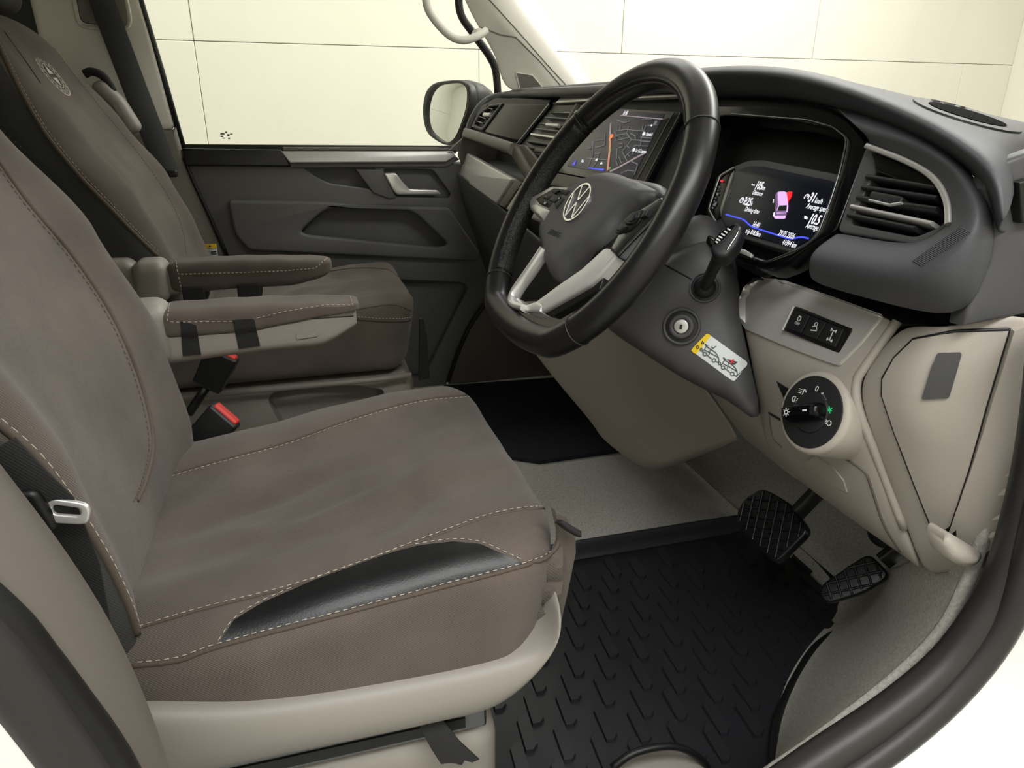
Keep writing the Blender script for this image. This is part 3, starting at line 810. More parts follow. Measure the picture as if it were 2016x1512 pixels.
# base box, rail, pull strap
def fnb(p): return Vec((-.30+p.x-.02*sstep(0, -.1, p.z), -.455+p.y, .107+p.z))
rbox('seat_base', (.455, .43, .214), .03, fnb, 'plastic_seat', seat1, div=(6, 6, 4))
box('slide_rail', (-.50, -.672, .218), (-.088, -.640, .250), 'chrome_dark', seat1, bevel=.003)
box('slide_rail', (-.50, -.27, .218), (-.088, -.238, .250), 'chrome_dark', seat1, bevel=.003)
box('rail_slot', (-.50, -.6735, .224), (-.11, -.66, .236), 'plastic_black', seat1)
box('under_frame', (-.50, -.62, .21), (-.06, -.27, .285), 'plastic_black', seat1, bevel=.004)
strap = [V(a, b, y=-.692) for a, b in ((822, 1438), (872, 1428), (905, 1462), (942, 1488), (928, 1494), (914, 1492), (908, 1500), (888, 1498), (868, 1502), (850, 1480))]
plate('pull_strap', strap, Vec((-.1, -1, .35)), .003, 'webbing_black', seat1, bevel=.0008)
# front flap of the cover with its hook strip
fl = [V(a, b, y=-.655) for a, b in ((1096, 1006), (1124, 1024), (1142, 1050), (1140, 1092), (1118, 1160), (1092, 1236), (1086, 1200), (1098, 1120), (1104, 1050))]
plate('cover_flap', fl, Vec((.25, -1, .1)), .008, 'seat_fabric', seat1, bevel=.002)
hk = [V(a, b, y=-.668) for a, b in ((1104, 1030), (1112, 1024), (1147, 1046), (1143, 1058), (1120, 1044))]
plate('hook_strip', hk, Vec((.25, -1, .5)), .012, 'webbing_black', seat1, bevel=.002)
# inner armrest
b_, c_, zt_, zb_ = make_armrest(seat1, -.197, -.425, -.158, .539, .534, .072, .056, [(-.43, .506), (-.30, .506), (-.25, .514), (-.20, .522), (-.15, .526)], 'plastic_seat')
sArm = Surf([c_]); sBody = Surf([b_])
stitch('stitching', sArm, [(334, 598), (329, 632), (345, 634), (480, 632), (560, 613), (640, 601), (692, 601)], 'stitch_thread', c_, curve=False)
stitch('stitching', sArm, [(689, 584), (694, 602)], 'stitch_thread', c_, curve=False)
seam('body_joint', sBody, [(330, 645), (450, 640), (600, 628), (695, 622)], .0008, 'plastic_black', b_, curve=False)
for l in (((355, 632), (386, 640), (396, 697), (360, 700)), ((458, 630), (500, 627), (512, 680), (470, 686))):
    decal('sleeve_strap', Surf([b_, c_]), l, 'webbing_black', seat1, off=.0018, thick=.003, step=6)
def fnk(p): return Vec((-.425+p.x, -.203+p.y, .512+p.z))
rbox('armrest_pivot', (.06, .066, .085), .02, fnk, 'plastic_seat', seat1, div=(3, 3, 3))
decal('release_button', sBody, [(583, 657), (622, 650), (626, 655), (624, 661), (585, 667)], 'plastic_seat', b_, off=.0025, thick=.004, step=5)

# ---------------------------------------------------------------- passenger seat
seat2 = root('car_seat', 'passenger seat in brown fabric cover with round stitched emblem on backrest', 'car seat', (-.3, .45, 0))
pcush = make_cushion(seat2, .45, 'seat_fabric', .8, near=1)
pback = make_back(seat2, .45, PPROF, 'seat_fabric', .945)
make_headrest(seat2, .45, -.695, .935)
qC = Surf([pcush]); qB = Surf([pback])
# charcoal bolster side toward the driver
pan = [(-40, 90), (0, 122), (40, 190), (90, 270), (150, 345), (210, 410), (262, 465), (308, 506), (315, 620), (200, 700), (-60, 500)]
decal('back_side', qB, pan, 'seat_fabric_charcoal', pback, off=.001, thick=.003, step=10)
hem2 = [(-10, 82), (6, 110), (40, 178), (90, 262), (150, 338), (212, 404), (262, 457), (312, 506)]
seam('cover_hem', qB, hem2, .0035, 'piping_brown', pback, off=.001)
stitch('stitching', qB, [(a+3, b-7) for a, b in hem2], 'stitch_thread', pback)
seam('back_seam', qB, [(8, 62), (60, 135), (110, 210), (165, 282)], .0012, 'leather_black', pback)
stitch('stitching', qB, [(88, 70), (130, 128), (200, 215), (270, 300), (330, 385), (358, 450), (366, 500)], 'piping_brown', pback)
# cushion piping and seams
pp = [(700, 628), (760, 632), (812, 629), (826, 612), (818, 588), (784, 545)]
seam('front_piping', qC, pp, .0025, 'piping_brown', pcush)
stitch('stitching', qC, [(a-3, b-5) for a, b in pp], 'stitch_thread', pcush, r=.0008)
seam('seam_ridge', qC, [(600, 628), (690, 612), (770, 600), (810, 612)], .0012, 'piping_brown', pcush)
seam('seam_ridge', qC, [(640, 535), (700, 528), (760, 530), (784, 545)], .0012, 'piping_brown', pcush)
# base with side shield
def fnb2(p): return Vec((-.27+p.x, .445+p.y+.02*sstep(0, .1, p.z), .13+p.z))
pbase = rbox('seat_base', (.50, .47, .26), .03, fnb2, 'plastic_seat', seat2, div=(6, 6, 4))
qS = Surf([pbase])
# real pocket sunk into the side of the base
cut = plate('pocket_cutter', rnd([Vec((p.x, .17, p.z)) for p in (V(a, b, y=.215) for a, b in ((525, 792), (540, 776), (600, 768), (700, 764), (760, 772), (740, 830), (560, 850)))], .012), Vec((0, -1, 0)), .10, 'plastic_seat', None, bevel=.002)
bo_ = pbase.modifiers.new('pocket', 'BOOLEAN'); bo_.object = cut; bo_.operation = 'DIFFERENCE'; bo_.solver = 'EXACT'
bpy.context.view_layer.update(); dg_ = bpy.context.evaluated_depsgraph_get()
nm_ = bpy.data.meshes.new_from_object(pbase.evaluated_get(dg_)); pbase.modifiers.clear(); pbase.data = nm_; nm_.name = 'seat_base'
nm_.set_sharp_from_angle(angle=R(40)); bpy.data.objects.remove(cut)
tube('base_edge', [(-.50, .206, .262), (-.10, .206, .262), (-.03, .215, .262)], .006, 'plastic_seat', seat2)
# cover strap at the cushion front corner
plate('cover_flap', [V(a, b, y=.205) for a, b in ((826, 628), (834, 626), (842, 660), (848, 746), (824, 748))], Vec((.3, -1, 0)), .006, 'webbing_black', seat2, bevel=.001)
# armrests
b2_, c2_, zt2, zb2 = make_armrest(seat2, .197, -.475, -.178, .524, .517, .056, .042, [(-.48, .474), (-.35, .476), (-.25, .476), (-.2, .486), (-.17, .498)], 'plastic_seat')
qA = Surf([c2_])
stitch('stitching', qA, [(346, 514), (350, 540), (460, 537), (560, 533), (620, 528), (645, 508)], 'stitch_thread', c2_, curve=False, r=.0009)
stitch('stitching', qA, [(352, 545), (358, 574), (450, 570), (540, 569), (600, 564), (640, 545)], 'stitch_thread', c2_, curve=False, r=.0009)
def fnk2(p): return Vec((-.485+p.x, .19+p.y, .497+p.z))
rbox('armrest_pivot', (.055, .07, .075), .018, fnk2, 'plastic_seat', seat2, div=(3, 3, 3))
def fnk3(p): return Vec((-.545+p.x-.3*p.z, .205+p.y, .47+p.z))
rbox('armrest_bracket', (.10, .05, .13), .015, fnk3, 'plastic_seat', seat2, div=(3, 3, 3))
for xa, xb in ((-.437, -.40), (-.345, -.305)):
    box('sleeve_strap', (xa, .160, .455), (xb, .234, .486), 'webbing_black', seat2, bevel=.002)
# outer armrest folded up beside the backrest
A0, A1 = V(250, 264, y=.70), V(188, 168, y=.70); ad = (A1-A0); aL = ad.length; ad.normalize()
def fno(p):
    s = Vec((0, 1, 0)); q = ad.cross(s)
    return A0+ad*(aL*.5+p.x)+s*p.y+q*(p.z-.020+.012*sstep(.0, aL*.5, p.x))
oarm = rbox('folded_armrest', (aL*1.1, .045, .036), .016, fno, 'plastic_seat', seat2, div=(8, 3, 3))
qO = Surf([oarm])
decal('release_button', qO, [(223, 205), (232, 202), (246, 228), (238, 233)], 'plastic_seat', oarm, off=.003, thick=.004, step=5)
tube('armrest_loop', crom([V(a, b, y=.695) for a, b in ((166, 146), (180, 141), (200, 148), (215, 166), (222, 180))], 4), .009, 'webbing_black', seat2)
# embroidered round emblem on the backrest
h0 = qB.hit(103, 150)
if h0:
    c, n = h0; ex = Vec((0, 1, 0)); ex = (ex-n*ex.dot(n)).normalized(); ey = n.cross(ex)
    if ey.z < 0: ey = -ey
    c = c+n*.0012; rr = .040; loops = ring2(c, ex, ey, rr, .0022, 32)+ring2(c, ex, ey, rr*.62, .0018, 24)
    for k in range(18):
        a = 2*math.pi*k/18; d = ex*math.cos(a)+ey*math.sin(a); tq = d.cross(n)
        for o_ in (-.0022, .0022): loops.append(stroke(c+d*(rr*.70)+tq*o_, c+d*(rr*.92)+tq*o_*.4, n, .0014))
    for s in (1, -1):
        loops.append([c+ey*(s*rr*.55), c+ey*(s*rr*.1)+ex*rr*.3, c+ey*(s*rr*.1)-ex*rr*.3])
    jpoly('emblem_ground', [[c-n*.0004+(ex*math.cos(R(12*k))+ey*math.sin(R(12*k)))*rr for k in range(30)]], n, 'leather_black', pback, h=.0003)
    jpoly('emblem', loops, n, 'emblem_thread', pback, h=.0006)

# ---------------------------------------------------------------- belts, buckles, tag
def flat_belt(name, path, w_, mat, parent, ref):
    return sweep(name, path, rectp(.0022, w_, .0006), mat, parent, ref=ref)
bt = root('seat_belt', 'dark grey seat belt webbing running down the cream B-pillar', 'seat belt', (-.55, .75, .5))
flat_belt('webbing', [V(160, -140, y=.765), V(200, 0, y=.765), V(268, 180, y=.755), V(330, 340, y=.74)], .052, 'webbing_grey', bt, Vec((0, 0, 1)).cross(Vec((.2, -1, 0))))
def fbt(p): return V(336, 342, y=.725)+Vec((p.x, p.y, p.z))
rbox('belt_stop', (.03, .012, .016), .005, fbt, 'plastic_black', bt, div=(2, 2, 2))
def buckle(name, label, base, top, w_, y, ex):
    r_ = root(name, label, 'belt buckle', base); a = (top-base); L = a.length; a.normalize()
    s = Vec(ex).normalized(); s = (s-a*s.dot(a)).normalized(); q = a.cross(s)
    def f1(p): return base+a*(L*.5+p.z)+s*(p.x*(1+.12*p.z/L))+q*p.y
    rbox('buckle_body', (w_, .026, L), .005, f1, 'buckle_black', r_, div=(3, 2, 4))
    def f2(p): return top+a*(p.z-.001)+s*p.x+q*p.y
    rbox('release_button', (w_*.86, .019, .009), .003, f2, 'buckle_red', r_, div=(3, 2, 2))
    tube('stalk', [base-a*.055+Vec((-.01, 0, 0)), base+a*.01], .008, 'plastic_black', r_)
    return r_
buckle('belt_buckle', 'black belt buckle with red button against the passenger seat base', V(408, 762, y=.10), V(441, 694, y=.10), .054, .1, (1, -.25, -.35))
buckle('belt_buckle', 'black belt buckle with red button between driver cushion and backrest', V(385, 880, y=-.20), V(446, 815, y=-.20), .046, -.2, (1, -.25, -.25))
tg = root('label_tag', 'small white tag with yellow warning header on passenger seat side', 'tag', V(413, 500, y=.69))
tp = [V(a, b, y=.69) for a, b in ((401, 482), (426, 480), (431, 512), (405, 514))]
plate('tag_face', tp, Vec((-.2, -1, .1)), .001, 'sticker_white', tg, bevel=.0003)
plate('tag_header', [V(a, b, y=.6885) for a, b in ((401, 481), (426, 480), (428, 488), (402, 489))], Vec((-.2, -1, .1)), .001, 'sticker_yellow', tg, bevel=.0003)
jpoly('tag_print', [[V(a, b, y=.6875) for a, b in q] for q in (((410, 486), (416, 486), (413, 482)), ((405, 494), (412, 494), (412, 500), (406, 500)), ((415, 495), (426, 494), (426, 497), (415, 498)), ((416, 499), (427, 499), (427, 501), (416, 501)))], N_, 'ink', tg)
# driver belt: tongue and webbing by the near pillar
tb = root('seat_belt', 'driver seat belt with silver metal tongue beside the seat back', 'seat belt', V(110, 1010, y=-.745))
YT = -.745
to = rnd([V(a, b, y=YT) for a, b in ((66, 980), (96, 984), (168, 990), (180, 1003), (176, 1026), (166, 1031), (84, 1030), (74, 1008))], .006)
ti = rnd([V(a, b, y=YT) for a, b in ((99, 996), (160, 1001), (161, 1015), (102, 1013))], .003)
plate('belt_tongue', to, Vec((-.1, -1, .2)), .004, 'silver_satin', tb, bevel=.0015, holes=[ti])
def ftg(p): return V(62, 1000, y=YT+.004)+Vec((p.x-.2*p.z, p.y, p.z))
rbox('tongue_grip', (.022, .016, .03), .005, ftg, 'plastic_black', tb, div=(2, 2, 2))
flat_belt('webbing', [V(-40, 900, y=YT), V(20, 960, y=YT), V(66, 1000, y=YT+.003), V(120, 1120, y=YT+.02), V(160, 1300, y=-.72)], .046, 'webbing_black', tb, Vec((1, 0, .3)))

# ================================================================== steering wheel
WC = Vec((.0949, -.4144, .6797)); WA = .5498; WY = .0737
wn = Vec((-math.cos(WA)*math.cos(WY), -math.sin(WY)*math.cos(WA), math.sin(WA)))
wr = wn.cross(Vec((0, 0, 1))).normalized(); wr = wr if wr.y < 0 else -wr         # driver's right
wu = wr.cross(wn); wu = wu if wu.z > 0 else -wu
def WL(a, b, off=0): return V(a, b, pl=(WC+wn*off, wn))
def WP(r_, u_, off=0): return WC+wr*r_+wu*u_+wn*off
wheel = root('steering_wheel', 'black leather flat-bottomed steering wheel with silver spokes and round emblem', 'steering wheel', WC)
RW = .1705; TR_ = .0166
def rimpt(t, dr=0, off=0):
    x, y = math.cos(t), math.sin(t); r_ = RW
    lo = -.146                                               # flattened at the bottom
    if y*r_ < lo: r_ = lo/y*.6+r_*.4
    return WP(x*(r_+dr), y*(r_+dr), off)
ths = [2*math.pi*k/120 for k in range(120)]
rimo = sweep('rim', [rimpt(t) for t in ths], [(TR_*1.0*math.cos(a), TR_*.97*math.sin(a)) for a in [2*math.pi*k/16 for k in range(16)]], 'leather_wheel', wheel, ref=wn, closed=True, smooth=180)
for a0, a1 in ((142, 222), (-42, 38), (40, 138)):
    arc = [rimpt(R(a0+(a1-a0)*k/40)) for k in range(41)]
    prof = [((TR_+.0005)*math.cos(R(b)), (TR_+.0005)*math.sin(R(b))) for b in range(130, 231, 10)]
    # the profile's first axis points outward from the hub or inward, choose the inner side
    s_ = (arc[1]-arc[0]).cross(wn).normalized(); inward = (WC-arc[0]).normalized()
    if s_.dot(inward) > 0: prof = [(-x, y) for x, y in prof]
    prof = prof+[(x*.9, y*.9) for x, y in prof[::-1]]
    sweep('perforated_grip', arc, prof, 'leather_perforated' if a0 != 40 else 'leather_wheel', wheel, ref=wn, smooth=180)
for a in (140, 39, 224, -44):
    t = R(a); c = rimpt(t); tan = (rimpt(t+.01)-rimpt(t-.01)).normalized(); s_ = tan.cross(wn).normalized()
    tube('rim_seam', [c+s_*((TR_+.0002)*math.cos(k*math.pi/12))+wn*((TR_+.0002)*math.sin(k*math.pi/12)) for k in range(24)], .0007, 'rubber_seal', rimo, n=5, closed=True)
# lacing along the inside of the rim
lac = []
def crossx(t, k): 
    c = rimpt(t); i = (WC-c).normalized(); return c+i*(TR_*.93)+wn*(TR_*.42+.0045*k)
loops = []
for a0, a1 in ((44, 134), (146, 218)):
    n_ = int((a1-a0)*1.0)
    for j in range(n_):
        t0, t1 = R(a0+j), R(a0+j+.8); loops.append((crossx(t0, -.6), crossx(t1, .6)))
vs = []; fs = []
for p, q in loops:
    d = (q-p).normalized(); s_ = d.cross(wn).normalized()*.0005; b = wn*.0005; k = len(vs)
    vs += [p+s_, p+b, p-s_, q+s_, q+b, q-s_]; fs += [(k, k+1, k+4, k+3), (k+1, k+2, k+5, k+4), (k, k+3, k+5, k+2), (k, k+2, k+1), (k+3, k+4, k+5)]
mk('lacing', vs, fs, 'rubber_seal', wheel, smooth=0)['kind'] = 'stuff'
# hub
def fh(p): return WC-wn*.045+wr*p.x+wu*p.y+wn*p.z
rbox('hub', (.17, .12, .07), .03, fh, 'plastic_black', wheel, div=(4, 4, 3))
pad = [(1127, 370), (1165, 347), (1193, 340), (1222, 345), (1291, 374), (1293, 385), (1267, 403), (1229, 430), (1207, 458), (1184, 484), (1150, 508), (1124, 530), (1108, 546), (1096, 553), (1081, 534), (1071, 506), (1065, 472), (1066, 453), (1079, 422), (1103, 391)]
pd = pillow('airbag_cover', crom([WL(a, b, -.008) for a, b in pad], 3, closed=True), wn, .012, 'plastic_charcoal_smooth', wheel, step=.008, back=.03, edge=.022)
sp_ = Surf([pd])
# emblem: ring with the two letters in chrome
hc = sp_.hit(1138, 399); ec = hc[0]+wn*.0008; er = .0235
em = root('emblem_tmp', '', None); bpy.data.objects.remove(em)
loops = ring2(ec, wr, wu, er, .0022, 40)
def E2(x, y): return ec+wr*(x*er)+wu*(y*er)
def poly(pts, w_): return [stroke(E2(*p), E2(*q), wn, w_) for p, q in zip(pts[:-1], pts[1:])]
loops += poly([(-.40, .86), (-.02, .10)], .0022)+poly([(.40, .86), (.02, .10)], .0022)
loops += poly([(-.86, .38), (-.38, -.84)], .0022)+poly([(-.38, -.84), (0, -.02)], .0022)+poly([(0, -.02), (.38, -.84)], .0022)+poly([(.38, -.84), (.86, .38)], .0022)
jpoly('emblem', loops, wn, 'chrome', wheel, h=.0012)
text('airbag_text', 'AIRBAG', sp_.hit(1092, 460)[0]+wn*.0003, wr, wu, .010, 'plastic_dark', wheel, align='CENTER', depth=.0002)
# left spoke: silver surround, black key field, keys
def wpl(name, l, off, depth, mat, bevel=.002, r_=.003, par=None):
    return plate(name, rnd([WL(a, b, off) for a, b in l], r_), wn, depth, mat, par or wheel, bevel=bevel)
wpl('spoke', [(1040, 400), (1043, 389), (1084, 365), (1128, 368), (1110, 395), (1079, 422), (1069, 438), (1042, 412)], .002, .03, 'silver_satin', .004)
kf1 = wpl('key_field', [(1054, 391), (1090, 370), (1124, 374), (1113, 388), (1092, 414), (1086, 412), (1062, 402)], .0035, .006, 'plastic_black', .001)
wpl('spoke_cap', [(1045, 405), (1056, 399), (1084, 413), (1069, 437)], .0045, .012, 'silver_satin', .003)
for l in (((1083, 375), (1096, 371), (1102, 374), (1091, 381)), ((1098, 371), (1121, 374), (1113, 384), (1104, 379)), ((1066, 387), (1078, 380), (1088, 384), (1078, 392)), ((1079, 393), (1090, 382), (1104, 387), (1091, 399)), ((1066, 394), (1076, 397), (1071, 403), (1062, 399)), ((1092, 401), (1104, 390), (1110, 390), (1094, 411))):
    wpl('key', l, .0055, .004, 'plastic_dark', .0008, .001, kf1)
text('key_print', 'SET', WL(1073, 400, .0060), wr, wu, .0042, 'print_white', kf1, align='CENTER', depth=.0002)
text('key_print', '-', WL(1075, 386, .0060), wr, wu, .006, 'print_white', kf1, align='CENTER', depth=.0002)
text('key_print', '+', WL(1100, 391, .0060), wr, wu, .006, 'print_white', kf1, align='CENTER', depth=.0002)
# right spoke
wpl('spoke', [(1198, 492), (1210, 470), (1232, 432), (1262, 408), (1302, 385), (1312, 396), (1285, 430), (1240, 475), (1224, 492), (1212, 505)], .002, .03, 'chrome_dark', .004)
kf1 = wpl('key_field', [(1210, 456), (1226, 434), (1243, 418), (1266, 411), (1268, 420), (1255, 440), (1238, 455), (1213, 460)], .0035, .006, 'plastic_black', .001)
for l in (((1228, 436), (1243, 421), (1259, 417), (1256, 427), (1243, 440), (1231, 441)), ((1213, 452), (1224, 441), (1234, 445), (1222, 455)), ((1259, 429), (1268, 414), (1277, 410), (1270, 424))):
    wpl('key', l, .0055, .004, 'plastic_dark', .0008, .001, kf1)
wpl('key', [(1236, 434), (1246, 424), (1254, 422), (1251, 429), (1243, 436)], .0068, .003, 'plastic_black', .0006, .001, kf1)
# bottom spoke: silver blade on the near side, thin strip on the far side, open in the middle
wpl('spoke_blade', [(1049, 596), (1100, 558), (1146, 526), (1189, 486), (1212, 490), (1219, 497), (1176, 545), (1158, 561), (1066, 613), (1036, 612)], .000, .022, 'silver_brushed', .004, .004)
wpl('blade_gap_dark', [(1066, 616), (1160, 564), (1190, 540), (1180, 570), (1090, 622)], -.006, .01, 'plastic_black', .001)  # black plate in the gap below the blade, standing for shade and black plastic
sweep('spoke_strip', crom([WL(a, b, 0) for a, b in ((1074, 492), (1050, 528), (1019, 572), (1011, 592), (1016, 603), (1036, 609))], 5), rectp(.008, .016), 'silver_satin', wheel, ref=wn)
wpl('spoke_foot', [(1009, 590), (1018, 585), (1032, 600), (1056, 592), (1066, 600), (1062, 614), (1036, 614), (1010, 602)], .0015, .02, 'silver_satin', .003, .003)

# ================================================================== steering column
col = root('steering_column', 'dark grey steering column shroud with ignition lock and drive stalk', 'steering column', (.22, -.44, .5))
nS = Vec((-.58, -.74, .33)).normalized(); pS = V(1340, 640, y=-.46)
def SC(a, b, off=0): return V(a, b, pl=(pS+nS*off, nS))
sh = [(1180, 620), (1240, 560), (1325, 500), (1385, 470), (1425, 500), (1450, 545), (1454, 615), (1470, 690), (1492, 820), (1430, 788), (1340, 742), (1262, 692), (1208, 655)]
shp = pillow('lower_shroud', crom([SC(a, b, -.014) for a, b in sh], 3, closed=True), nS, .016, 'plastic_charcoal_smooth', col, step=.011, back=.12, edge=.045)
us = [(1265, 565), (1310, 490), (1345, 435), (1395, 425), (1432, 470), (1448, 540), (1400, 552), (1370, 552), (1316, 527)]
pillow('upper_shroud', crom([SC(a, b, -.03) for a, b in us], 3, closed=True), nS, .02, 'plastic_charcoal_smooth', col, step=.011, back=.10, edge=.04)
sSh = Surf([shp])
seam('shroud_joint', sSh, [(1300, 516), (1340, 538), (1366, 552)], .001, 'plastic_black', col, curve=False)
# ignition lock
def disc(name, c, n, r_, depth, mat, parent, n_=36, bevel=.001, rin=None):
    ex, ey, n = frame_of(n); f = lambda q: [c+ex*(q*math.cos(2*math.pi*k/n_))+ey*(q*math.sin(2*math.pi*k/n_)) for k in range(n_)]
    return plate(name, f(r_), n, depth, mat, parent, bevel=bevel, holes=[f(rin)] if rin else [])
ic, inn = sSh.hit(1342, 643); inn = (inn+nS*2).normalized()
disc('lock_recess', ic+inn*.001, inn, .0215, .004, 'plastic_black', col)
disc('lock_collar', ic+inn*.004, inn, .0225, .006, 'plastic_charcoal_smooth', col, bevel=.002, rin=.0185)
disc('lock_sleeve', ic+inn*.0055, inn, .0150, .006, 'plastic_charcoal_smooth', col, bevel=.0025, rin=.0088)
disc('lock_barrel', ic+inn*.0060, inn, .0086, .006, 'silver_satin', col, bevel=.0012)
ex, ey, _n = frame_of(inn)
plate('keyhole', [ic+inn*.0066+ex*a+ey*b for a, b in ((-.0016, -.0036), (.0016, -.0036), (.0016, .0022), (-.0016, .0022))], inn, .002, 'plastic_black', col, bevel=.0002)
# stalk
sc, snn = sSh.hit(1388, 566); snn = nS
disc('stalk_socket', sc+snn*.002, snn, .0165, .004, 'plastic_black', col)
disc('stalk_collar', sc+snn*.0035, snn, .0182, .006, 'plastic_charcoal_smooth', col, bevel=.002, rin=.0158)
def fball(p): return sc+snn*.002+p
rbox('stalk_ball', (.026, .026, .026), .0129, fball, 'plastic_dark', col, div=(2, 2, 2))
T0, T1 = sc+snn*.008, V(1425, 487, y=-.535)
sa_ = sweep('stalk_arm', [T0, T0.lerp(T1, .35), T0.lerp(T1, .8), T1], rectp(.013, .016, .004), 'plastic_dark', col, scale=[.9, .85, .95, 1.25])
nT = Vec((-.55, -.55, .62)).normalized()
def TP(a, b, off=0): return V(a, b, pl=(T1+nT*(.006+off), nT))
plate('stalk_tip', rnd([TP(a, b) for a, b in ((1397, 490), (1404, 476), (1418, 455), (1444, 438), (1458, 436), (1464, 452), (1452, 480), (1430, 505), (1408, 504))], .004), nT, .024, 'plastic_dark', sa_, bevel=.004)
plate('stalk_gloss_face', rnd([TP(a, b, .0008) for a, b in ((1404, 474), (1418, 456), (1444, 440), (1453, 442), (1436, 462), (1422, 478), (1406, 482))], .003), nT, .003, 'piano_black', sa_, bevel=.001)
loops = []
for (a, b, c, d) in ((1411, 470, 1418, 474), (1415, 465, 1422, 469), (1420, 460, 1427, 464), (1426, 455, 1432, 459), (1432, 450, 1438, 453), (1409, 475, 1413, 478)):
    loops.append(stroke(TP(a, b, .0014), TP(c, d, .0014), nT, .0015))
jpoly('stalk_print', loops, nT, 'print_white', sa_, h=.0003)
plate('stalk_chrome', [TP(a, b, .0008) for a, b in ((1428, 489), (1448, 460), (1456, 445), (1459, 447), (1451, 464), (1432, 493))], nT, .003, 'chrome', sa_, bevel=.0008)

# warning sticker on the shroud
stk = root('warning_sticker', 'white sticker with yellow strip and two van outlines on steering column', 'sticker', SC(1420, 705))
so = rnd([Vec((a, b)).to_3d() for a, b in ((1361, 690), (1394, 657), (1473, 715), (1445, 752))], 7)
dst = decal('sticker_face', sSh, [(p.x, p.y) for p in so], 'sticker_white', stk, off=.0008, thick=.0006, step=6)
decal('sticker_strip', sSh, [(1361, 690), (1365, 684), (1390, 658), (1394, 657), (1400, 661), (1371, 697), (1366, 695)], 'sticker_yellow', stk, off=.0013, thick=.0008, step=5)
sT = Surf([shp])
def pen(name, lines, mat, w_=.0008):
    vs = []
    loops = []
    for l in lines:
        pp = [sT.hit(a, b) for a, b in l]; pp = [h[0]+h[1]*.0018 for h in pp if h]
        for p, q in zip(pp[:-1], pp[1:]):
            if (q-p).length > 1e-5: loops.append(stroke(p, q, nS, w_))
    return jpoly(name, loops, nS, mat, stk, h=.0003)
def ZZ(l): return [(1280+a*.1984, 560+b*.1984) for a, b in l]      # sketch coordinates of the print
van = [(500, 650), (530, 690), (560, 620), (640, 660), (670, 700), (685, 740), (680, 775), (655, 760)]
def vanl(dx, dy):
    f = lambda l: ZZ([(a+dx, b+dy) for a, b in l])
    w1 = [(545+18*math.cos(k*.785), 690+18*math.sin(k*.785)) for k in range(9)]; w2 = [(635+18*math.cos(k*.785), 752+18*math.sin(k*.785)) for k in range(9)]
    return [f([(498, 640), (515, 632), (522, 655), (505, 662), (498, 640)]), f([(522, 660), (530, 685)]), f([(565, 700), (615, 738)]), f([(655, 765), (680, 775), (684, 742), (668, 700), (640, 668)]), f([(530, 660), (560, 615), (640, 668)]), f([(545, 650), (655, 712), (680, 730)]), f([(600, 645), (585, 700)]), f([(560, 615), (545, 590), (575, 610)]), f(w1), f(w2)]
pen('sticker_drawing', vanl(0, 0)+vanl(178, 135)+[ZZ([(610, 615), (622, 635), (655, 612)])]+[ZZ([(520+k*0, 560), (510, 590), (535, 585), (520, 560)]), ZZ([(455, 615), (475, 605), (490, 625), (470, 640), (455, 615)])]+[ZZ([(850, 915), (935, 828)])], 'ink')
decal('open_roof_mark', sSh, ZZ([(760, 740), (865, 770), (835, 800), (800, 785)]), 'ink', stk, off=.0016, thick=.0006, step=5)
pen('cross_mark', [ZZ([(790, 750), (830, 780)]), ZZ([(825, 745), (795, 785)])], 'ink_red', .0016)

# ================================================================== dashboard
dash = root('dashboard', 'charcoal and beige dashboard spanning the van cab under the windscreen', 'dashboard', (.35, 0, .3))
# core of the dash: cross-section swept across the cab
prof = [(.72, .79), (.50, .832), (.36, .828), (.352, .815), (.305, .712), (.36, .70), (.36, .662), (.232, .652), (.224, .60), (.232, .55), (.262, .43), (.292, .30), (.34, .25), (.72, .25)]
def sec(y, dz=0): return [Vec((x, y, z+dz)) for x, z in prof]
loft('core', [sec(.765), sec(.4), sec(.16)], 'plastic_charcoal', dash, smooth=25)
prof = [(.72, .79), (.50, .832), (.36, .828), (.352, .815), (.32, .712), (.33, .66), (.34, .45), (.40, .36), (.72, .36)]
loft('core_centre', [sec(.16), sec(-.1), sec(-.29)], 'plastic_black', dash, smooth=25)
box('cluster_box', (.42, -.72, .42), (.72, -.28, .68), 'plastic_black', dash)
# rolled upper edge, wrapping down round the outer vent
pa = crom([D(1345, 166, -.012), D(1180, 178, -.012), D(1080, 182, -.012), V(1010, 186, y=.70), V(968, 193, y=.76), V(946, 208, y=.763), V(930, 234, y=.763), V(920, 262, y=.76)], 5)
sweep('upper_edge', pa, rectp(.020, .016, .006), 'plastic_charcoal_smooth', dash, ref=ND)
# dash top from the edge to the windscreen
rows = [[Vec((x, y, z)) for y in (.77, .5, .2, -.05, -.22)] for x, z in ((.318, .832), (.345, .836), (.45, .838), (.60, .828), (.80, .80))]
grid('top_pad', rows, 'plastic_charcoal', dash, sub=1, solid=.01)
# passenger face
plate('face_panel', Ds([(1084, 200), (1345, 172), (1345, 395), (1090, 345), (1040, 320), (1014, 292)], .006), ND, .02, 'plastic_dark', dash)
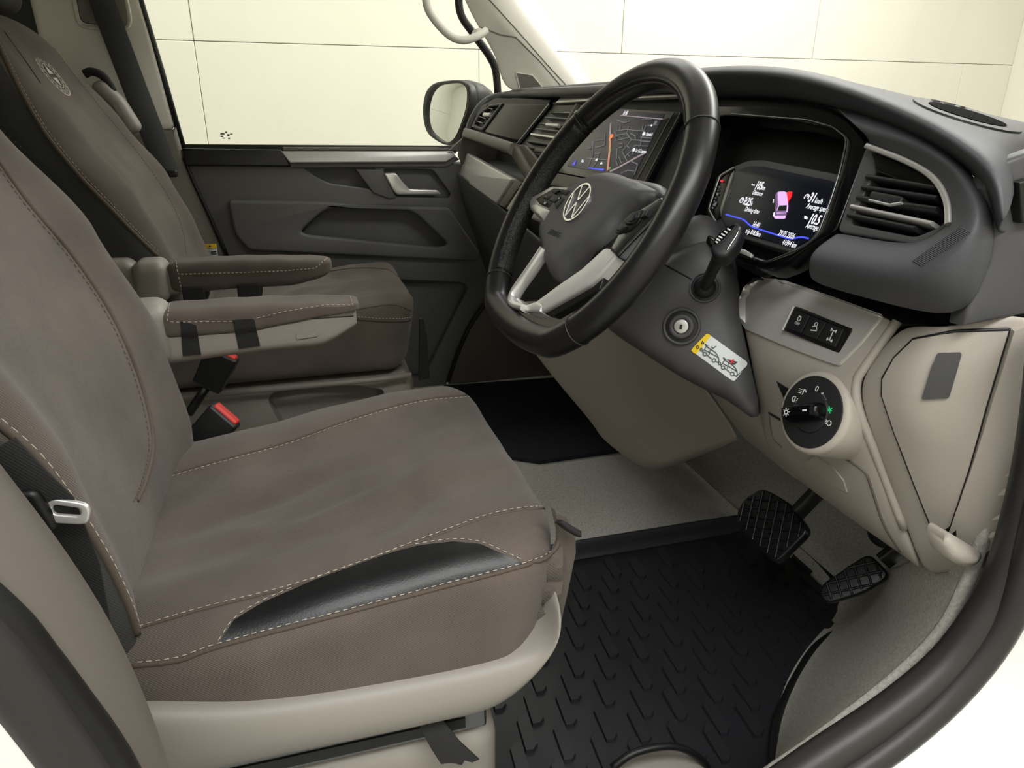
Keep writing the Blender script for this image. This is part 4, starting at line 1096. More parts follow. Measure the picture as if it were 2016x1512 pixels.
# the passenger end of the face turns toward the seat
e1, e2, e3 = D(1086, 204), D(1018, 288), V(919, 262, y=.768)
NE = (e2-e1).cross(e3-e1).normalized(); NE = NE if NE.x < 0 else -NE
def E_(a, b, off=0): return V(a, b, pl=(e1-NE*off, NE))
def Es(l, off=0): return [E_(a, b, off) for a, b in l]
plate('end_face', Es([(919, 262), (932, 232), (948, 208), (975, 193), (1086, 196), (1016, 290)], .006), NE, .02, 'plastic_dark', dash)
plate('gloss_panel', rnd(Es([(992, 204), (1086, 205), (1018, 280), (950, 259)], .0), .006), NE, .008, 'piano_black', dash)
plate('top_strip', Ds([(1104, 191), (1180, 188), (1345, 183), (1345, 190), (1180, 197), (1092, 203)], -.006), ND, .008, 'silver_satin', dash, bevel=.002)
sweep('divider', [D(1085, 205, -.004), D(1018, 288, -.004)], rectp(.008, .01), 'chrome_dark', dash, ref=ND)
# outer vent
vo = Es([(927, 250), (940, 223), (962, 206), (990, 202), (949, 258)], -.003); vi = Es([(933, 246), (944, 225), (964, 210), (983, 207), (948, 251)], -.003)
v1 = plate('air_vent', rnd(vo, .006), NE, .012, 'plastic_charcoal_smooth', dash, bevel=.002, holes=[rnd(vi, .005)])
plate('vent_back', [p-NE*.010 for p in vi], NE, .002, 'plastic_black', v1)
for a, b in (((962, 213), (974, 216)), ((954, 221), (966, 225)), ((947, 230), (960, 235)), ((941, 239), (955, 244))):
    sweep('slat', [E_(*a, .004), E_(*b, .004)], rectp(.003, .012, .001), 'chrome_dark', v1, ref=NE)
for a, b in (((962, 207), (940, 238)), ((972, 209), (950, 243))):
    sweep('slat', [E_(*a, .008), E_(*b, .008)], rectp(.002, .008, .0006), 'plastic_dark', v1, ref=NE)
sweep('vent_knob', [E_(953, 226, -.002), E_(966, 226, -.002)], rectp(.010, .008, .003), 'silver_satin', v1, ref=NE)
# lip over the shelf, shelf lining, silver trim below
lp = [V(a, b, x=.218) for a, b in ((918, 262), (934, 267), (1012, 294))]
sweep('shelf_lip', lp, rectp(.024, .020, .004), 'plastic_taupe', dash, ref=Vec((-1, 0, .3)))
sweep('shelf_lip', [V(1012, 292, x=.222), V(1040, 340, x=.232), V(1065, 385, x=.24)], rectp(.022, .018, .004), 'plastic_taupe', dash, ref=Vec((-1, 0, .3)))
plate('vent_wedge', [V(a, b, x=.238) for a, b in ((1020, 288), (1034, 286), (1062, 330), (1058, 352))], Vec((-1, -.3, .3)), .01, 'plastic_taupe', dash)
plate('shelf_lining', [V(1013, 290, x=.30), V(1075, 390, x=.30), V(1040, 372, x=.30), Vec((.30, .765, .655)), Vec((.30, .765, .72))], Vec((-1, 0, .2)), .01, 'plastic_charcoal', dash)
nT2 = Vec((-1, 0, .28))
box('shelf_back', (.315, .16, .645), (.36, .77, .79), 'plastic_charcoal', dash)
plate('shelf_end', [Vec((x, .766, z)) for x, z in ((.205, .645), (.196, .668), (.205, .705), (.222, .74), (.30, .80), (.36, .80), (.36, .645))], Vec((0, -1, 0)), .008, 'plastic_taupe', dash, bevel=.002)
plate('corner_cover', [V(a, b, y=.775) for a, b in ((884, 296), (922, 262), (960, 275), (960, 300), (912, 300))], Vec((0, -1, 0)), .012, 'plastic_taupe', dash, bevel=.003)
plate('silver_trim', rnd([V(a, b, x=.206) for a, b in ((910, 298), (1004, 350), (986, 404), (906, 348))], .01), nT2, .02, 'silver_brushed', dash, bevel=.004)
plate('trim_divider', [V(a, b, x=.206) for a, b in ((1006, 351), (1019, 358), (1000, 411), (988, 405))], nT2, .02, 'plastic_taupe', dash, bevel=.002)
plate('silver_trim', rnd([V(a, b, x=.206) for a, b in ((1020, 358), (1085, 395), (1070, 440), (1002, 414))], .006), nT2, .02, 'silver_brushed', dash, bevel=.004)
plate('drawer_slot', [V(a, b, x=.2045) for a, b in ((1017, 366), (1026, 368), (1027, 374), (1020, 374))], nT2, .004, 'plastic_black', dash)
plate('drawer_key', [V(a, b, x=.2045) for a, b in ((1018, 378), (1032, 380), (1026, 400), (1013, 396))], nT2, .006, 'plastic_black', dash)
# glovebox face below the trim, sweeping down to the footwell
rows = []
for l in (((892, 330), (940, 372), (990, 412), (1060, 470), (1120, 520)), ((896, 350), (940, 388), (988, 428), (1050, 490), (1110, 540)), ((905, 400), (942, 430), (990, 470), (1040, 530), (1095, 580)), ((930, 460), (958, 480), (1000, 520), (1035, 570), (1085, 620)), ((968, 585), (985, 590), (1010, 605), (1035, 625), (1085, 660))):
    rows.append(l)
xs = (.206, .208, .220, .245, .285)
grid('glovebox_face', [[V(l[0][0], l[0][1], y=.772)]+[V(a, b, x=x) for a, b in l[1:]] for l, x in zip(rows, xs)], 'plastic_charcoal_smooth', dash, sub=2, solid=.01)
# centre vents
v2 = plate('air_vent', Ds([(1088, 207), (1165, 205), (1150, 240), (1080, 318), (1040, 290), (1030, 280)], -.001), ND, .006, 'plastic_black', dash)
for i, (a, b) in enumerate((((1086, 223), (1140, 225)), ((1077, 233), (1134, 237)), ((1067, 245), (1124, 250)), ((1059, 255), (1112, 261)), ((1049, 266), (1104, 274)), ((1043, 280), (1096, 288)), ((1037, 290), (1088, 300)), ((1050, 303), (1085, 310)))):
    sweep('slat', [D(*a, -.007), D(*b, -.007)], rectp(.0025 if i < 4 else .005, .012, .001), 'silver_satin' if i == 4 else 'chrome_dark' if i < 4 else 'plastic_dark', v2, ref=ND)
sweep('vent_knob', [D(1077, 246, -.014), D(1101, 248, -.014)], rectp(.007, .008, .002), 'silver_satin', v2, ref=ND)
sweep('vent_mullion', [D(1138, 206, -.010), D(1112, 252, -.010)], rectp(.012, .008, .002), 'plastic_taupe', v2, ref=ND)
sweep('vent_knob', [D(1056, 298, -.010), D(1074, 300, -.010)], rectp(.012, .01, .003), 'plastic_dark', v2, ref=ND)

# ------------------------------------------------------------------ navigation screen
nav = plate('navigation_unit', rnd(Ds([(1172, 210), (1342, 220), (1266, 372), (1082, 336)], -.004), .004), ND, .012, 'piano_black', dash, bevel=.001)
plate('navigation_display', Ds([(1184, 214), (1308, 224), (1246, 350), (1116, 327)], -.0048), ND, .0015, 'screen_map', nav, bevel=.0003)
plate('lower_bezel', Ds([(1086, 338), (1240, 368), (1225, 392), (1070, 362)], -.006), ND, .014, 'plastic_taupe', dash, bevel=.003)
sweep('unit_edge', [D(1326, 220, -.005), D(1250, 360, -.005)], rectp(.0012, .001, .0002), 'chrome_dark', nav, ref=ND)
sweep('unit_edge', [D(1339, 222, -.005), D(1264, 366, -.005)], rectp(.0012, .001, .0002), 'chrome_dark', nav, ref=ND)
OM = -.0056
def ZM(l): return [D(1120+a*.10913, 200+b*.10913, OM) for a, b in l]
roads = [[(1080, 440), (1040, 570), (1130, 690), (960, 900), (1050, 1070)], [(850, 530), (1040, 500), (1190, 520), (1340, 530)], [(860, 700), (1080, 650)], [(850, 610), (1030, 580)], [(1340, 400), (1320, 520)], [(1390, 430), (1340, 560), (1300, 700), (1290, 800), (1180, 790)], [(1300, 710), (1470, 720)], [(1290, 640), (1490, 660)], [(1180, 790), (1130, 880), (1010, 1000)], [(1130, 690), (1300, 700)], [(1110, 570), (1200, 620), (1200, 700)], [(930, 420), (920, 520)], [(870, 850), (860, 1040), (850, 1060), (880, 1160)], [(900, 990), (950, 1110)], [(440, 700), (420, 980), (340, 1180)], [(480, 830), (640, 790), (655, 560)], [(330, 1020), (460, 1030), (680, 1050)], [(470, 940), (560, 930)], [(530, 940), (520, 1060), (420, 1190)], [(480, 700), (620, 690)], [(1110, 1070), (1240, 1130), (1180, 1320)], [(1420, 430), (1600, 420)], [(1290, 800), (1420, 800)], [(900, 760), (960, 760), (960, 820), (900, 830)], [(820, 520), (860, 620), (830, 720)], [(940, 1290), (1060, 1240), (1180, 1250)], [(860, 330), (1000, 380), (1100, 350)], [(1040, 800), (1100, 840)], [(1060, 940), (1090, 990)], [(1150, 900), (1160, 950)]]
loops = []
for l in roads:
    q = ZM(l)
    loops += [stroke(p, s_, ND, .0014) for p, s_ in zip(q[:-1], q[1:])]
jpoly('map_streets', loops, ND, 'lit_dim', nav, h=.0002)
ribbon('map_route', ZM([(740, 1255), (800, 1235), (900, 1185), (1370, 925)]), ND, .0028, 'lit_line', nav)
ribbon('map_route', ZM([(740, 640), (735, 870), (700, 1240)]), ND, .0045, 'lit_salmon', nav)
ribbon('map_route', ZM([(755, 390), (742, 620)]), ND, .0035, 'lit_line', nav)
ribbon('map_rule', ZM([(930, 250), (1690, 315)]), ND, .0012, 'lit_line', nav)
YX = Vec((0, -1, 0)); YU = Vec((KD, 0, 1)).normalized()
def nt_(s, a, b, size, mat='lit_white', align='LEFT', sx=.72): 
    return text('screen_text', s, ZM([(a, b)])[0]-ND*0+ND*.0004, YX, YU, size, mat, nav, align=align, depth=.0001, sx=sx)
nt_('16:40', 980, 210, .011); nt_('Pretoria L', 1395, 590, .0075); nt_('Dr S.G Lourens', 1210, 885, .0078); nt_('Golf', 800, 628, .0075, 'lit_dim')
nt_('the Meintjes street', 1330, 305, .006, 'lit_dim'); nt_('Eastwood', 330, 830, .006, 'lit_dim'); nt_('105m', 225, 1070, .0075); nt_('Overview', 185, 1118, .005, 'lit_dim')
def blob(name, c, w_, h_, mat, n_=14):
    o = ZM([c])[0]; jpoly(name, [[o+YX*(w_*math.cos(2*math.pi*k/n_))+YU*(h_*math.sin(2*math.pi*k/n_)) for k in range(n_)]], ND, mat, nav, h=.0004)
blob('map_pin', (768, 625), .0055, .0038, 'lit_orange'); blob('map_dot', (748, 885), .004, .0022, 'lit_green'); blob('map_dot', (735, 1205), .004, .0022, 'lit_green')
blob('map_icon', (1352, 580), .0040, .0028, 'lit_white'); blob('map_icon', (1172, 868), .0040, .0028, 'lit_white'); blob('map_icon', (1560, 385), .0045, .0035, 'lit_dim'); blob('map_icon', (1492, 430), .002, .0016, 'lit_white')
jpoly('map_arrow', [ZM([(560, 1130), (590, 1085), (605, 1125)])], ND, 'lit_white', nav, h=.0004); jpoly('map_icon', [ZM([(470, 1062), (520, 1020), (508, 1062)])], ND, 'lit_white', nav, h=.0004)
jpoly('side_bar', [ZM([(60, 1140), (130, 1050), (100, 1145)]), ZM([(370, 1190), (640, 1215), (620, 1245), (340, 1200)])], ND, 'lit_blue', nav, h=.0002)

# ------------------------------------------------------------------ instrument hood
ridge = [(1300, 158), (1345, 148), (1395, 141), (1470, 141), (1559, 149), (1663, 180), (1767, 222), (1845, 262), (1906, 303), (1958, 350)]
under = [(1300, 205), (1345, 200), (1400, 195), (1480, 195), (1560, 200), (1650, 218), (1752, 262), (1835, 298), (1892, 338), (1945, 385)]
crown = [(1300, 150), (1345, 142), (1396, 137), (1480, 132), (1580, 138), (1690, 166), (1800, 193), (1880, 208), (1950, 229), (2022, 253)]
rows = []
n_ = len(ridge)
def col_(i):
    u = D(*under[i], .012); g = D(*ridge[i], -.030); c = V(*crown[i], x=.40)
    g2 = g+Vec((.012, 0, .006)); m_ = g.lerp(c, .5)+Vec((0, 0, .006)); bk = Vec((.80, c.y, c.z-.07))
    return [u+Vec((.03, 0, 0)), u, u.lerp(g, .6)+Vec((0, 0, .002)), g, g2, m_, c, c.lerp(bk, .4)+Vec((0, 0, .004)), bk]
cols_ = [col_(i) for i in range(n_)]
last = [p+Vec((0, -.012, -.03)) for p in cols_[-1]]; cols_.append(last)
hood = grid('instrument_hood', [list(r_) for r_ in zip(*cols_)], 'plastic_charcoal', dash, sub=2, solid=.006)
sH = Surf([hood])
# speaker opening in the hood end
def ell(c, a, b, ang, n2=40): return [(c[0]+a*math.cos(t)*math.cos(ang)-b*math.sin(t)*math.sin(ang), c[1]+a*math.cos(t)*math.sin(ang)+b*math.sin(t)*math.cos(ang)) for t in [2*math.pi*k/n2 for k in range(n2)]]
spk = decal('speaker_ring', sH, ell((1904, 229), 112, 13, .285), 'plastic_charcoal_smooth', dash, off=.0016, thick=.002, step=6)
decal('speaker_mesh', sH, ell((1903, 229), 80, 8, .285), 'mesh_black', dash, off=.0022, thick=.002, step=6)

# ------------------------------------------------------------------ instrument cluster
bo = [(1350, 205), (1417, 193), (1530, 198), (1628, 209), (1672, 236), (1709, 279), (1692, 330), (1646, 455), (1592, 482), (1548, 514), (1505, 531), (1440, 508), (1370, 470), (1345, 420)]
bi = [(1362, 240), (1430, 228), (1560, 238), (1640, 256), (1667, 274), (1655, 330), (1633, 400), (1608, 466), (1572, 490), (1512, 513), (1430, 486), (1378, 450), (1356, 400)]
cl = plate('instrument_cluster', rnd(Ds(bo, .004), .01), ND, .03, 'piano_black', dash, bevel=.003, holes=[rnd(Ds(bi, .004), .01)])
sweep('bezel_edge', rnd(Ds([(1440, 224), (1590, 236), (1640, 250), (1668, 272), (1655, 332), (1634, 398), (1608, 467), (1572, 491), (1512, 515)], .001), .008, closed=False), rectp(.0016, .0016, .0004), 'chrome_dark', cl, ref=ND)
plate('cowl_back', Ds([(1330, 215), (1690, 235), (1690, 330), (1610, 510), (1500, 545), (1330, 470)], .052), ND, .006, 'plastic_black', cl)
def gscale(l, c, k): return [(c[0]+(a-c[0])*k, c[1]+(b-c[1])*k) for a, b in l]
scr = [(1418, 427), (1445, 340), (1452, 334), (1474, 327), (1500, 327), (1641, 356), (1647, 366), (1620, 424), (1594, 471), (1563, 488), (1430, 449)]
plate('screen_frame', rnd(Ds([(1390, 412), (1412, 345), (1446, 326), (1474, 315), (1502, 314), (1648, 342), (1656, 362), (1624, 436), (1598, 482), (1564, 500), (1420, 458), (1400, 440)], .028), .006), ND, .02, 'plastic_charcoal_smooth', cl, bevel=.002)
plate('display', rnd(Ds(scr, .026), .005), ND, .004, 'screen_navy', cl, bevel=.0006)
OC = .0250
def ZC(l, o=0): return [D(1380+a*.1488, 300+b*.1488, OC+o) for a, b in l]
sweep('gauge_rim', rnd(ZC([(432, 200), (250, 308), (100, 750), (195, 918)]), .004, closed=False), rectp(.0022, .0014, .0004), 'silver_satin', cl, ref=ND)
plate('gauge_panel', ZC([(440, 210), (262, 318), (118, 750), (205, 890), (270, 850), (440, 262)], .0015), ND, .003, 'piano_black', cl, bevel=.0003)
plate('display_side', ZC([(440, 235), (390, 300), (252, 720), (262, 850), (280, 830), (440, 330)], .0008), ND, .002, 'chrome_dark', cl, bevel=.0003)
ribbon('blue_curve', rnd(ZC([(330, 822), (560, 885), (670, 985), (1180, 1148), (1330, 1115), (1425, 1140)]), .006, closed=False), ND, .0016, 'lit_blue', cl)
def ct(s, a, b, size, mat='lit_white', align='LEFT', bold=0, sx=.68): return text('display_text', s, ZC([(a, b)])[0]+ND*.0005, YX, YU, size, mat, cl, align=align, depth=.0001, bold=bold, sx=sx)
ct('105', 728, 438, .0135, bold=.0003); ct('km', 812, 470, .0075); ct('Distance', 690, 530, .0082)
ct('3:25', 570, 645, .0135, bold=.0003); ct('h', 668, 680, .0075); ct('Driving time', 590, 750, .0082)
ct('31', 1440, 600, .0145, bold=.0003); ct('km/h', 1515, 640, .0085); ct('Average speed', 1405, 710, .0085)
ct('10.5', 1438, 880, .0145, bold=.0003); ct('Average', 1398, 968, .0085)
ct('16:40', 688, 950, .0088); ct('trip 818.0km', 600, 1040, .0082); ct('29.05.2026', 1035, 1065, .0090); ct('41594 km', 1085, 1188, .0085)
def mark(name, loops, mat): return jpoly(name, loops, ND, mat, cl, h=.0003)
mark('display_icon', [ZC([(668, 425), (682, 415), (690, 428), (676, 438)]), ZC([(692, 428), (708, 422), (710, 440), (694, 444)])], 'lit_white')
oi = ZC([(540, 632)])[0]; mark('display_icon', ring2(oi, YX, YU, .0032, .0007, 14)+[stroke(oi, oi+YU*.0025, ND, .0006), stroke(oi, oi+YX*.0018, ND, .0006)], 'lit_white')
oi = ZC([(1398, 592)])[0]; mark('display_icon', ring2(oi, YX, YU, .0032, .0008, 12, -30, 210)+[stroke(oi, oi+(YX*.3+YU)*.0022, ND, .0006)], 'lit_white')
mark('display_icon', [ZC([(1372, 838), (1396, 845), (1390, 885), (1368, 878)]), ZC([(1400, 850), (1410, 855), (1404, 888), (1396, 886)])], 'lit_white')
# little van drawing seen from above with one door open
mark('van_roof', [ZC([(1015, 530), (1040, 520), (1110, 518), (1132, 530), (1150, 660), (1150, 690), (1030, 692), (1020, 640)])], 'lit_purple')
mark('van_side', [ZC([(985, 560), (1012, 532), (1018, 640), (1028, 700), (1005, 770), (985, 770), (990, 660)])], 'lit_purple_dark')
mark('van_windscreen', [ZC([(1038, 702), (1140, 700), (1135, 768), (1012, 768)])], 'screen_navy'); mark('van_frame', [ZC([(1030, 692), (1152, 690), (1152, 702), (1036, 704)]), ZC([(1140, 702), (1154, 702), (1142, 790), (1132, 790)]), ZC([(1030, 700), (1040, 704), (1010, 772), (1000, 772)])], 'lit_purple')
mark('van_bonnet', [ZC([(990, 772), (1135, 772), (1130, 830), (1110, 836), (985, 836), (972, 820)])], 'lit_purple_dark'); mark('van_nose', [ZC([(972, 838), (1118, 838), (1120, 862), (1100, 878), (985, 878), (968, 862)])], 'lit_purple')
mark('van_bonnet_light', [ZC([(1010, 795), (1120, 790), (1125, 806), (1000, 810)])], 'lit_purple')
mark('van_wheel', [ZC([(958, 620), (966, 618), (958, 668), (950, 668)]), ZC([(962, 800), (974, 790), (970, 850), (955, 845)])], 'lit_white')
mark('van_open_door', [ZC([(1134, 530), (1170, 518), (1210, 520), (1195, 590), (1160, 640), (1152, 670), (1148, 600)])], 'lit_red')
mark('gauge_marks', [ZC([(262, 364), (296, 366), (292, 392), (258, 390)])], 'lit_red')
mark('gauge_marks', [ZC([(236+d, b), (248+d, b+3), (245+d, b+14), (233+d, b+11)]) for d, b in ((0, 450), (-16, 498), (-48, 594), (-62, 636))]+[ZC([(205, 535), (232, 538), (226, 570), (200, 566)]), ZC([(160, 690), (205, 650), (210, 668), (185, 712), (165, 708)]), ZC([(148, 722), (168, 726), (162, 746), (142, 742)])], 'lit_dim')
plate('cluster_lower_lip', Ds([(1450, 486), (1468, 492), (1480, 500), (1476, 506), (1450, 496)], .0), ND, .004, 'silver_satin', cl, bevel=.001)

# ------------------------------------------------------------------ driver side vent and its pod
I0 = [(1706, 285), (1785, 315), (1838, 345), (1869, 392), (1871, 440), (1846, 456), (1806, 483), (1720, 472), (1645, 456)]
R1 = [(1700, 268), (1790, 289), (1864, 326), (1896, 386), (1898, 440), (1868, 472), (1804, 510), (1700, 496), (1606, 480)]
R2 = [(1676, 241), (1785, 266), (1880, 318), (1922, 385), (1928, 442), (1886, 492), (1800, 548), (1690, 528), (1584, 506)]
R3 = [(1642, 206), (1780, 240), (1898, 316), (1952, 390), (1958, 450), (1920, 520), (1862, 588), (1700, 568), (1586, 542)]
R4 = [(1642, 206), (1780, 240), (1898, 316), (1956, 400), (1966, 465), (1945, 560), (1895, 642), (1740, 600), (1592, 560)]
pod = grid('vent_pod', [[D(a, b, o) for a, b in l] for l, o in ((I0, .012), (I0, -.002), (R1, -.010), (R2, -.016), (R3, .0), (R4, .035))], 'plastic_charcoal', dash, sub=2, solid=.004)
plate('pod_end', [V(a, b, y=-.765) for a, b in ((1950, 372), (1990, 318), (2060, 290), (2060, 600), (1893, 641), (1905, 600), (1948, 520), (1962, 455))], Vec((-.15, -1, .1)), .02, 'plastic_charcoal_smooth', dash, bevel=.004)
sP = Surf([pod])
seam('pod_joint', sP, [(1968, 335), (1985, 390), (1988, 450), (1950, 500), (1900, 540)], .0008, 'plastic_black', dash) if False else None
v3 = plate('air_vent', Ds([(1700, 288), (1785, 312), (1842, 345), (1872, 392), (1873, 442), (1806, 486), (1640, 456)], .028), ND, .008, 'plastic_black', dash)
v3f = plate('vent_frame', rnd(Ds([(1704, 288), (1782, 316), (1836, 348), (1866, 394), (1867, 441), (1806, 482), (1648, 456)], .004), .006), ND, .024, 'plastic_charcoal_smooth', v3, bevel=.002, holes=[rnd(Ds([(1722, 338), (1850, 372), (1858, 400), (1858, 442), (1802, 466), (1672, 440)], .004), .006)])
plate('vent_visor', Ds([(1712, 296), (1786, 322), (1836, 352), (1858, 385), (1724, 338)], .001), ND, .004, 'piano_black', v3)
sweep('silver_arch', rnd(Ds([(1706, 287), (1786, 317), (1840, 348), (1866, 394), (1867, 441)], -.003), .025, closed=False), rectp(.005, .004, .001), 'silver_satin', v3, ref=ND)
for i, (a, b) in enumerate((((1718, 355), (1856, 378)), ((1710, 376), (1858, 398)), ((1700, 396), (1858, 420)), ((1688, 413), (1848, 448)), ((1682, 430), (1815, 458)))):
    sweep('slat', [D(*a, .010), D(*b, .010)], rectp(.004 if i != 3 else .0035, .02, .0012), 'silver_brushed' if i == 3 else 'plastic_dark', v3, ref=ND)
for a in (1738, 1768, 1798, 1828):
    sweep('slat', [D(a+12, 350, .020), D(a-22, 446, .020)], rectp(.003, .01, .0008), 'plastic_black', v3, ref=ND)
plate('vent_knob', rnd(Ds([(1714, 374), (1778, 386), (1770, 402), (1750, 404), (1708, 392)], -.001), .004), ND, .012, 'plastic_dark', v3, bevel=.002)
sweep('vent_knob_edge', Ds([(1712, 394), (1752, 404), (1776, 400)], -.002), rectp(.002, .003, .0005), 'silver_satin', v3, ref=ND)
# ribbed stripe on the facet under the vent
for k in range(30):
    t = k/29; c = (1808+t*(1902-1808), 518+t*(452-518)); h_ = sP.hit(*c)
    if h_:
        a = sP.hit(c[0]-10, c[1]-4); b = sP.hit(c[0]+9, c[1]+6)
        if a and b and (a[0]-b[0]).length < .05: sweep('facet_rib', [a[0]+a[1]*.0006, b[0]+b[1]*.0006], rectp(.0011, .0010, .0003), 'plastic_charcoal', dash, ref=h_[1])
plate('demister_vent', [V(a, b, y=-.772) for a, b in ((2008, 360), (2060, 345), (2060, 440), (2012, 440))], Vec((0, -1, 0)), .01, 'plastic_black', dash)

# ------------------------------------------------------------------ lower dash, beige
RD = [(1767, 632), (1705, 720), (1687, 752), (1689, 798), (1716, 872), (1743, 943), (1780, 1040), (1816, 1136)]
XR = (.292, .272, .268, .270, .285, .305, .328, .358)
FR = [[(1470, 538), (1545, 548), (1612, 573), (1685, 598), (1745, 620)], [(1452, 622), (1520, 652), (1590, 690), (1650, 718), (1672, 724)], [(1462, 662), (1525, 702), (1590, 738), (1645, 762), (1668, 765)], [(1470, 702), (1530, 747), (1590, 777), (1640, 797), (1667, 802)], [(1482, 772), (1540, 812), (1600, 852), (1655, 872), (1692, 880)], [(1492, 824), (1550, 880), (1620, 930), (1680, 950), (1718, 950)], [(1500, 880), (1560, 928), (1640, 990), (1712, 1042), (1750, 1046)], [(1540, 925), (1600, 972), (1680, 1030), (1762, 1088), (1798, 1116)]]
rows = [[V(a, b, x=XR[i]+.012*(k == 0)) for k, (a, b) in enumerate(FR[i])]+[V(*RD[i], x=XR[i]+.004)] for i in range(8)]
lowf = grid('knee_panel', rows, 'plastic_beige', dash, sub=2, solid=.008)
EN = [[(1830, 640, -.735), (1893, 641, -.755), (2050, 600, -.785)], [(1790, 715, -.735), (1880, 715, -.757), (2050, 700, -.787)], [(1780, 780, -.735), (1870, 790, -.757), (2040, 800, -.787)], [(1780, 835, -.735), (1868, 850, -.757), (2010, 870, -.785)], [(1800, 895, -.735), (1878, 905, -.757), (1985, 940, -.785)], [(1815, 962, -.735), (1880, 972, -.757), (1965, 1005, -.78)], [(1835, 1047, -.738), (1885, 1052, -.757), (1945, 1070, -.775)], [(1850, 1136, -.738), (1890, 1130, -.755), (1925, 1112, -.768)]]
rows = [[V(*RD[i], x=XR[i]+.004)]+[V(a, b, y=y) for a, b, y in EN[i]] for i in range(8)]
lowe = grid('end_panel', rows, 'plastic_beige', dash, sub=2, solid=.006)
rg_ = [V(*RD[i], x=XR[i]+.006) for i in range(8)]
tube('corner_roll', crom(rg_[:-1], 4), .0045, 'plastic_beige', dash)
sF = Surf([lowf]); sE = Surf([lowe])
# dark tray on top of it, black side of the slot
plate('top_tray', [V(a, b, z=.606) for a, b in ((1472, 556), (1500, 530), (1590, 535), (1780, 590), (1900, 636), (1768, 638), (1740, 625), (1640, 590), (1538, 554), (1496, 545))], Vec((0, 0, 1)), .004, 'plastic_dark', dash)
box('tray_back', (.34, -.76, .42), (.42, -.43, .67), 'plastic_black', dash)
box('end_filler', (.37, -.775, .38), (.80, -.745, .765), 'plastic_charcoal', dash, bevel=.01)
# silver switch trim
tr = [(1452, 607), (1469, 566), (1496, 544), (1538, 553), (1640, 588), (1738, 624), (1696, 676), (1653, 720), (1628, 712), (1550, 682), (1472, 648), (1456, 626)]
stm = decal('switch_trim', sF, tr, 'silver_brushed', dash, off=.003, thick=.004, step=8)
sTr = Surf([stm])
seam('trim_edge', sTr, [(1496, 545), (1538, 554), (1640, 589), (1737, 625), (1696, 676), (1653, 719)], .0012, 'silver_brushed', dash, curve=False)
nb_ = Vec((-.93, -.12, .25)).normalized(); hb = sTr.hit(1610, 650); nb_ = (hb[1]+nb_).normalized(); pb = hb[0]
def SB(a, b, off=0): return V(a, b, pl=(pb+nb_*off, nb_))
bb = plate('switch_block', rnd([SB(a, b, .003) for a, b in ((1564, 602), (1679, 648), (1653, 697), (1541, 650))], .003), nb_, .01, 'plastic_black', dash, bevel=.0012)
sweep('block_edge', [SB(1563, 603, .003), SB(1541, 649, .003)], rectp(.003, .003, .0008), 'silver_brushed', bb, ref=nb_)
for l in (((1568, 611), (1594, 621), (1576, 656), (1550, 645)), ((1596, 622), (1627, 634), (1607, 668), (1578, 657)), ((1629, 635), (1661, 648), (1643, 684), (1609, 669))):
    plate('switch_key', rnd([SB(a, b, .0046) for a, b in l], .0015), nb_, .005, 'plastic_dark', bb, bevel=.0008)
for a, b in (((1573, 609), (1657, 643)), ((1666, 650), (1651, 688))):
    ribbon('switch_line', [SB(*a, .0045), SB(*b, .0045)], nb_, .0008, 'plastic_dark', bb)
bx_ = (SB(1650, 640)-SB(1580, 612)).normalized(); by_ = nb_.cross(bx_); by_ = by_ if by_.z > 0 else -by_
c1, c2, c3 = SB(1571, 633, .0052), SB(1604, 645, .0052), SB(1637, 660, .0052)
loops = ring2(c1+by_*.003, bx_, by_, .0022, .0007, 10)+[stroke(c1+by_*.006-bx_*.002, c1+by_*.0055+bx_*.002, nb_, .0008)]
jpoly('switch_symbol', loops, nb_, 'print_white', bb, h=.0002); text('switch_text', 'OFF', c1-by_*.0022, bx_, by_, .0042, 'print_white', bb, align='CENTER', depth=.0001)
jpoly('switch_symbol', ring2(c2+by_*.0035, bx_, by_, .002, .0007, 8)+[stroke(c2+bx_*-.004+by_*-.004, c2+bx_*.004+by_*-.002, nb_, .0012), stroke(c2-bx_*.0035, c2+bx_*.001+by_*.002, nb_, .0009), stroke(c2+bx_*.001+by_*.002, c2+bx_*.0035-by_*.001, nb_, .0009)], nb_, 'print_white', bb, h=.0002)
jpoly('switch_symbol', [stroke(c3-by_*.005, c3+by_*.005, nb_, .0009), stroke(c3+by_*.005-bx_*.003, c3+by_*.005+bx_*.003, nb_, .0009), stroke(c3-by_*.005-bx_*.003, c3-by_*.005+bx_*.003, nb_, .0009)]+[stroke(c3+by_*s1*.005+bx_*s2*.003-by_*.0015, c3+by_*s1*.005+bx_*s2*.003+by_*.0015, nb_, .0013) for s1 in (-1, 1) for s2 in (-1, 1)], nb_, 'print_white', bb, h=.0002)
# rotary light switch
hl = sF.hit(1600, 812); nL = Vec((-.95, -.10, .29)).normalized(); lc = V(1597, 811, pl=(hl[0]+nL*.030, nL))
lex, ley, _ = frame_of(nL); 
if lex.y > 0: lex = -lex; ley = -ley
if ley.z < 0: ley = -ley
def LD(a, b, off=.0): return V(a, b, pl=(lc+nL*off, nL))
ls_ = disc('light_switch', lc-nL*.0005, nL, .0425, .075, 'plastic_beige', dash, n_=48, bevel=.006)
disc('dial', lc+nL*.0006, nL, .0365, .006, 'plastic_dark', ls_, n_=48, bevel=.0008)
disc('dial_ring', lc+nL*.0012, nL, .0215, .004, 'plastic_black', ls_, n_=40, bevel=.0005)
disc('dial_centre', lc+nL*.0022, nL, .0208, .004, 'plastic_dark', ls_, n_=40, bevel=.001)
k0, k1 = LD(1560, 817), LD(1630, 810); kd = (k1-k0).normalized(); kc = (k0+k1)/2; kn = nL.cross(kd)
def fkn(p): return kc+nL*(.008+p.z)+kd*p.x+kn*p.y*(1-.25*sstep(0, .008, p.z))
